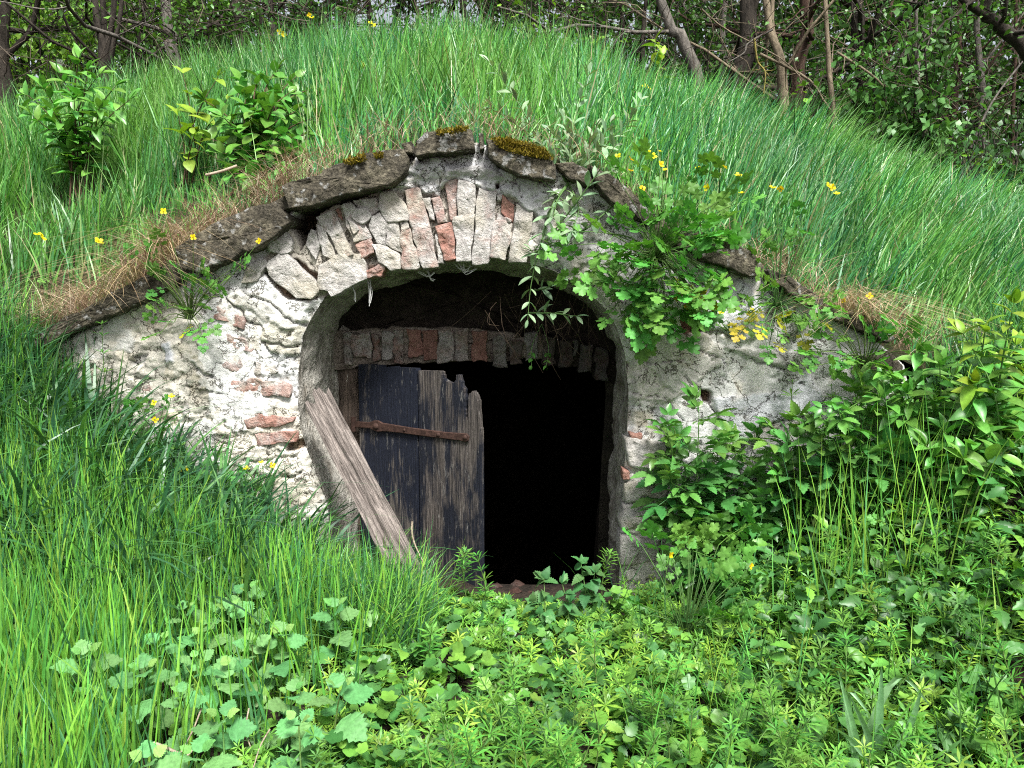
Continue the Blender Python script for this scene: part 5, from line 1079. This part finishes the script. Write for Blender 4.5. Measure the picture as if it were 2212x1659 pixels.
zones = (('cleavers plant in the carpet before the doorway', (900, 1350), (1330, 1640), 34), ('cleavers plant in the carpet at the bottom right', (1380, 2180), (1420, 1640), 40), ('cleavers plant climbing on the right bank', (1750, 2200), (1080, 1400), 26))
for lab, xr, yr, n in zones:
    for k in range(n):
        px, py = rng.uniform(*xr), rng.uniform(*yr); h_ = rng.uniform(.14, .26); tp = ground_at(px, py, h_, -2.3, -.15); b = tp + [rng.normal(0, .05), rng.normal(0, .04), 0]; b[2] = float(FLOOR(b[:1], b[1:2])[0]); cleavers(lab, b, tp, 5, .045, 'low cleavers plants')
# broad grass blades, bottom right
b = ground_at(1890, 1700, .0, -2.3, -.3); e = empty('broad_grass_tuft', b, 'tuft of broad blue-green grass blades at the bottom right', 'grass tuft')
leafy = leaf_mat('broad_blade', (.24, .44, .22), .4, .3, .5)
for px, py, cx_, cy_ in ((1811, 1450, 1850, 1600), (1880, 1545, 1830, 1500), (2010, 1525, 1930, 1470), (1835, 1500, 1880, 1600), (1905, 1440, 1900, 1560), (1960, 1580, 1930, 1560), (1770, 1560, 1840, 1600), (1990, 1490, 1960, 1580)):
    c = curve_pts([b + rv(.03) * [1, 1, 0], at(cx_, cy_, b[1] - .02), at(px, py, b[1] - .05)], 10); t = np.linspace(0, 1, 10); wd = .009 * np.minimum(1, .6 + t) * (1 - t ** 3) + .0004; sd = np.array([.9, -.4, 0])
    V = np.r_[c - sd * wd[:, None], c + [0, .003, -.002], c + sd * wd[:, None]]; j = np.arange(9); F = np.r_[np.c_[j, 10 + j, 11 + j, j + 1], np.c_[10 + j, 20 + j, 21 + j, 11 + j]]
    link('leaf', mesh('broad_leaf', V, F, leafy, smooth=True), e)
# dead twigs
z7 = lambda p: (p[0] * .5, 1106 + p[1] * .5)
for lab, pts, r in (('longest dead twig lying at the bottom edge among the mint', [(895, 920), (830, 1030), (740, 1110)], .0032), ('dead twig rising steeply from the others', [(870, 850), (830, 950), (780, 1040)], .0024), ('short thick broken twig end', [(665, 1000), (720, 1020), (775, 1045)], .005), ('thin bent dead stalk standing right of the twigs', [(1075, 850), (1062, 940), (1082, 1015)], .0022), ('slanting dead stalk near the lower right mint shoots', [(1165, 940), (1125, 1010), (1095, 1105)], .0022)):
    V, F = tube(curve_pts([ground_at(*z7(p), .17, -2.4, -1.2) for p in pts], 10), np.linspace(r, r * .6, 10), 6); tag(link('dead_twig', mesh('dead_twig', V, F, M_TWIG, smooth=True)), lab, 'twig')
V, F = tube(curve_pts([at(445, 378, .3), at(478, 370, .3), at(512, 358, .32)], 8), .006, 6); tag(link('dead_twig', mesh('dead_twig', V, F, M_TWIG, smooth=True)), 'pale broken stick in the grass under the dogwood bush', 'twig')
V, F = tube(curve_pts([at(*zD(p), -.30) for p in [(785, 1085), (782, 1150), (800, 1230), (850, 1340), (905, 1480)]], 12), np.linspace(.004, .0025, 12), 6); tag(link('dead_twig', mesh('dead_twig', V, F, M_TWIG, smooth=True)), 'thin dead stalk in front of the door beside the plank', 'twig')
# roots hanging in the doorway, sprig and cobwebs
parts = []
for k in range(46):
    px, py = rng.uniform(1040, 1310), rng.uniform(600, 700); Y = rng.uniform(.12, .38); a = at(px, py, Y); l = rng.uniform(.08, .32); d = nrm_([rng.normal(0, .5), rng.normal(0, .1), -1]); parts.append(tube(curve_pts([a, a + d * l * .5 + rv(.012), a + d * l + rv(.03)], 6), np.linspace(.0016, .0008, 6), 3))
V, F = join(parts); o = link('hanging_roots', mesh('hanging_roots', V, F, mk_simple('root', (.05, .035, .025), (.14, .10, .07), 60, .3, .002))); tag(o, 'thin brown roots hanging from the vault in the doorway', 'roots', kind='stuff')
root = at(1170, 700, .33)
shrub('hanging_sprig', 'small green sprig dangling below the inner brick arch', 'sprig', root, [[root, at(1150, 745, .32), at(1148, 790, .3)], [root, at(1185, 750, .32), at(1180, 790, .3)]], 'dog', .036, .03, .7, None, M_STEM, r0=.0015, droop=.8, tipn=3)
for lab, pts in (('dusty cobweb strand hanging from the left of the arch', [[(790, 600), (797, 625), (798, 656)], [(798, 602), (799, 630), (799, 658)], [(760, 612), (765, 635), (767, 648)], [(775, 604), (795, 598), (820, 592)]]), ('wispy cobweb under the middle of the arch', [[(980, 568), (1000, 585), (1025, 572)], [(990, 565), (1005, 590), (1015, 568)], [(1000, 566), (1006, 592), (1030, 580)]]), ('small ragged cobweb left of the middle of the arch', [[(920, 578), (930, 600), (938, 604)], [(905, 590), (925, 597), (938, 590)]])):
    parts = [tube(curve_pts([at(*p, .04) + rv(.004) for p in L], 8), rng.uniform(.0007, .0022), 4) for L in pts for _ in range(3)]
    V, F = join(parts); tag(link('cobweb', mesh('cobweb', V, F, M_WEB)), lab, 'cobweb')
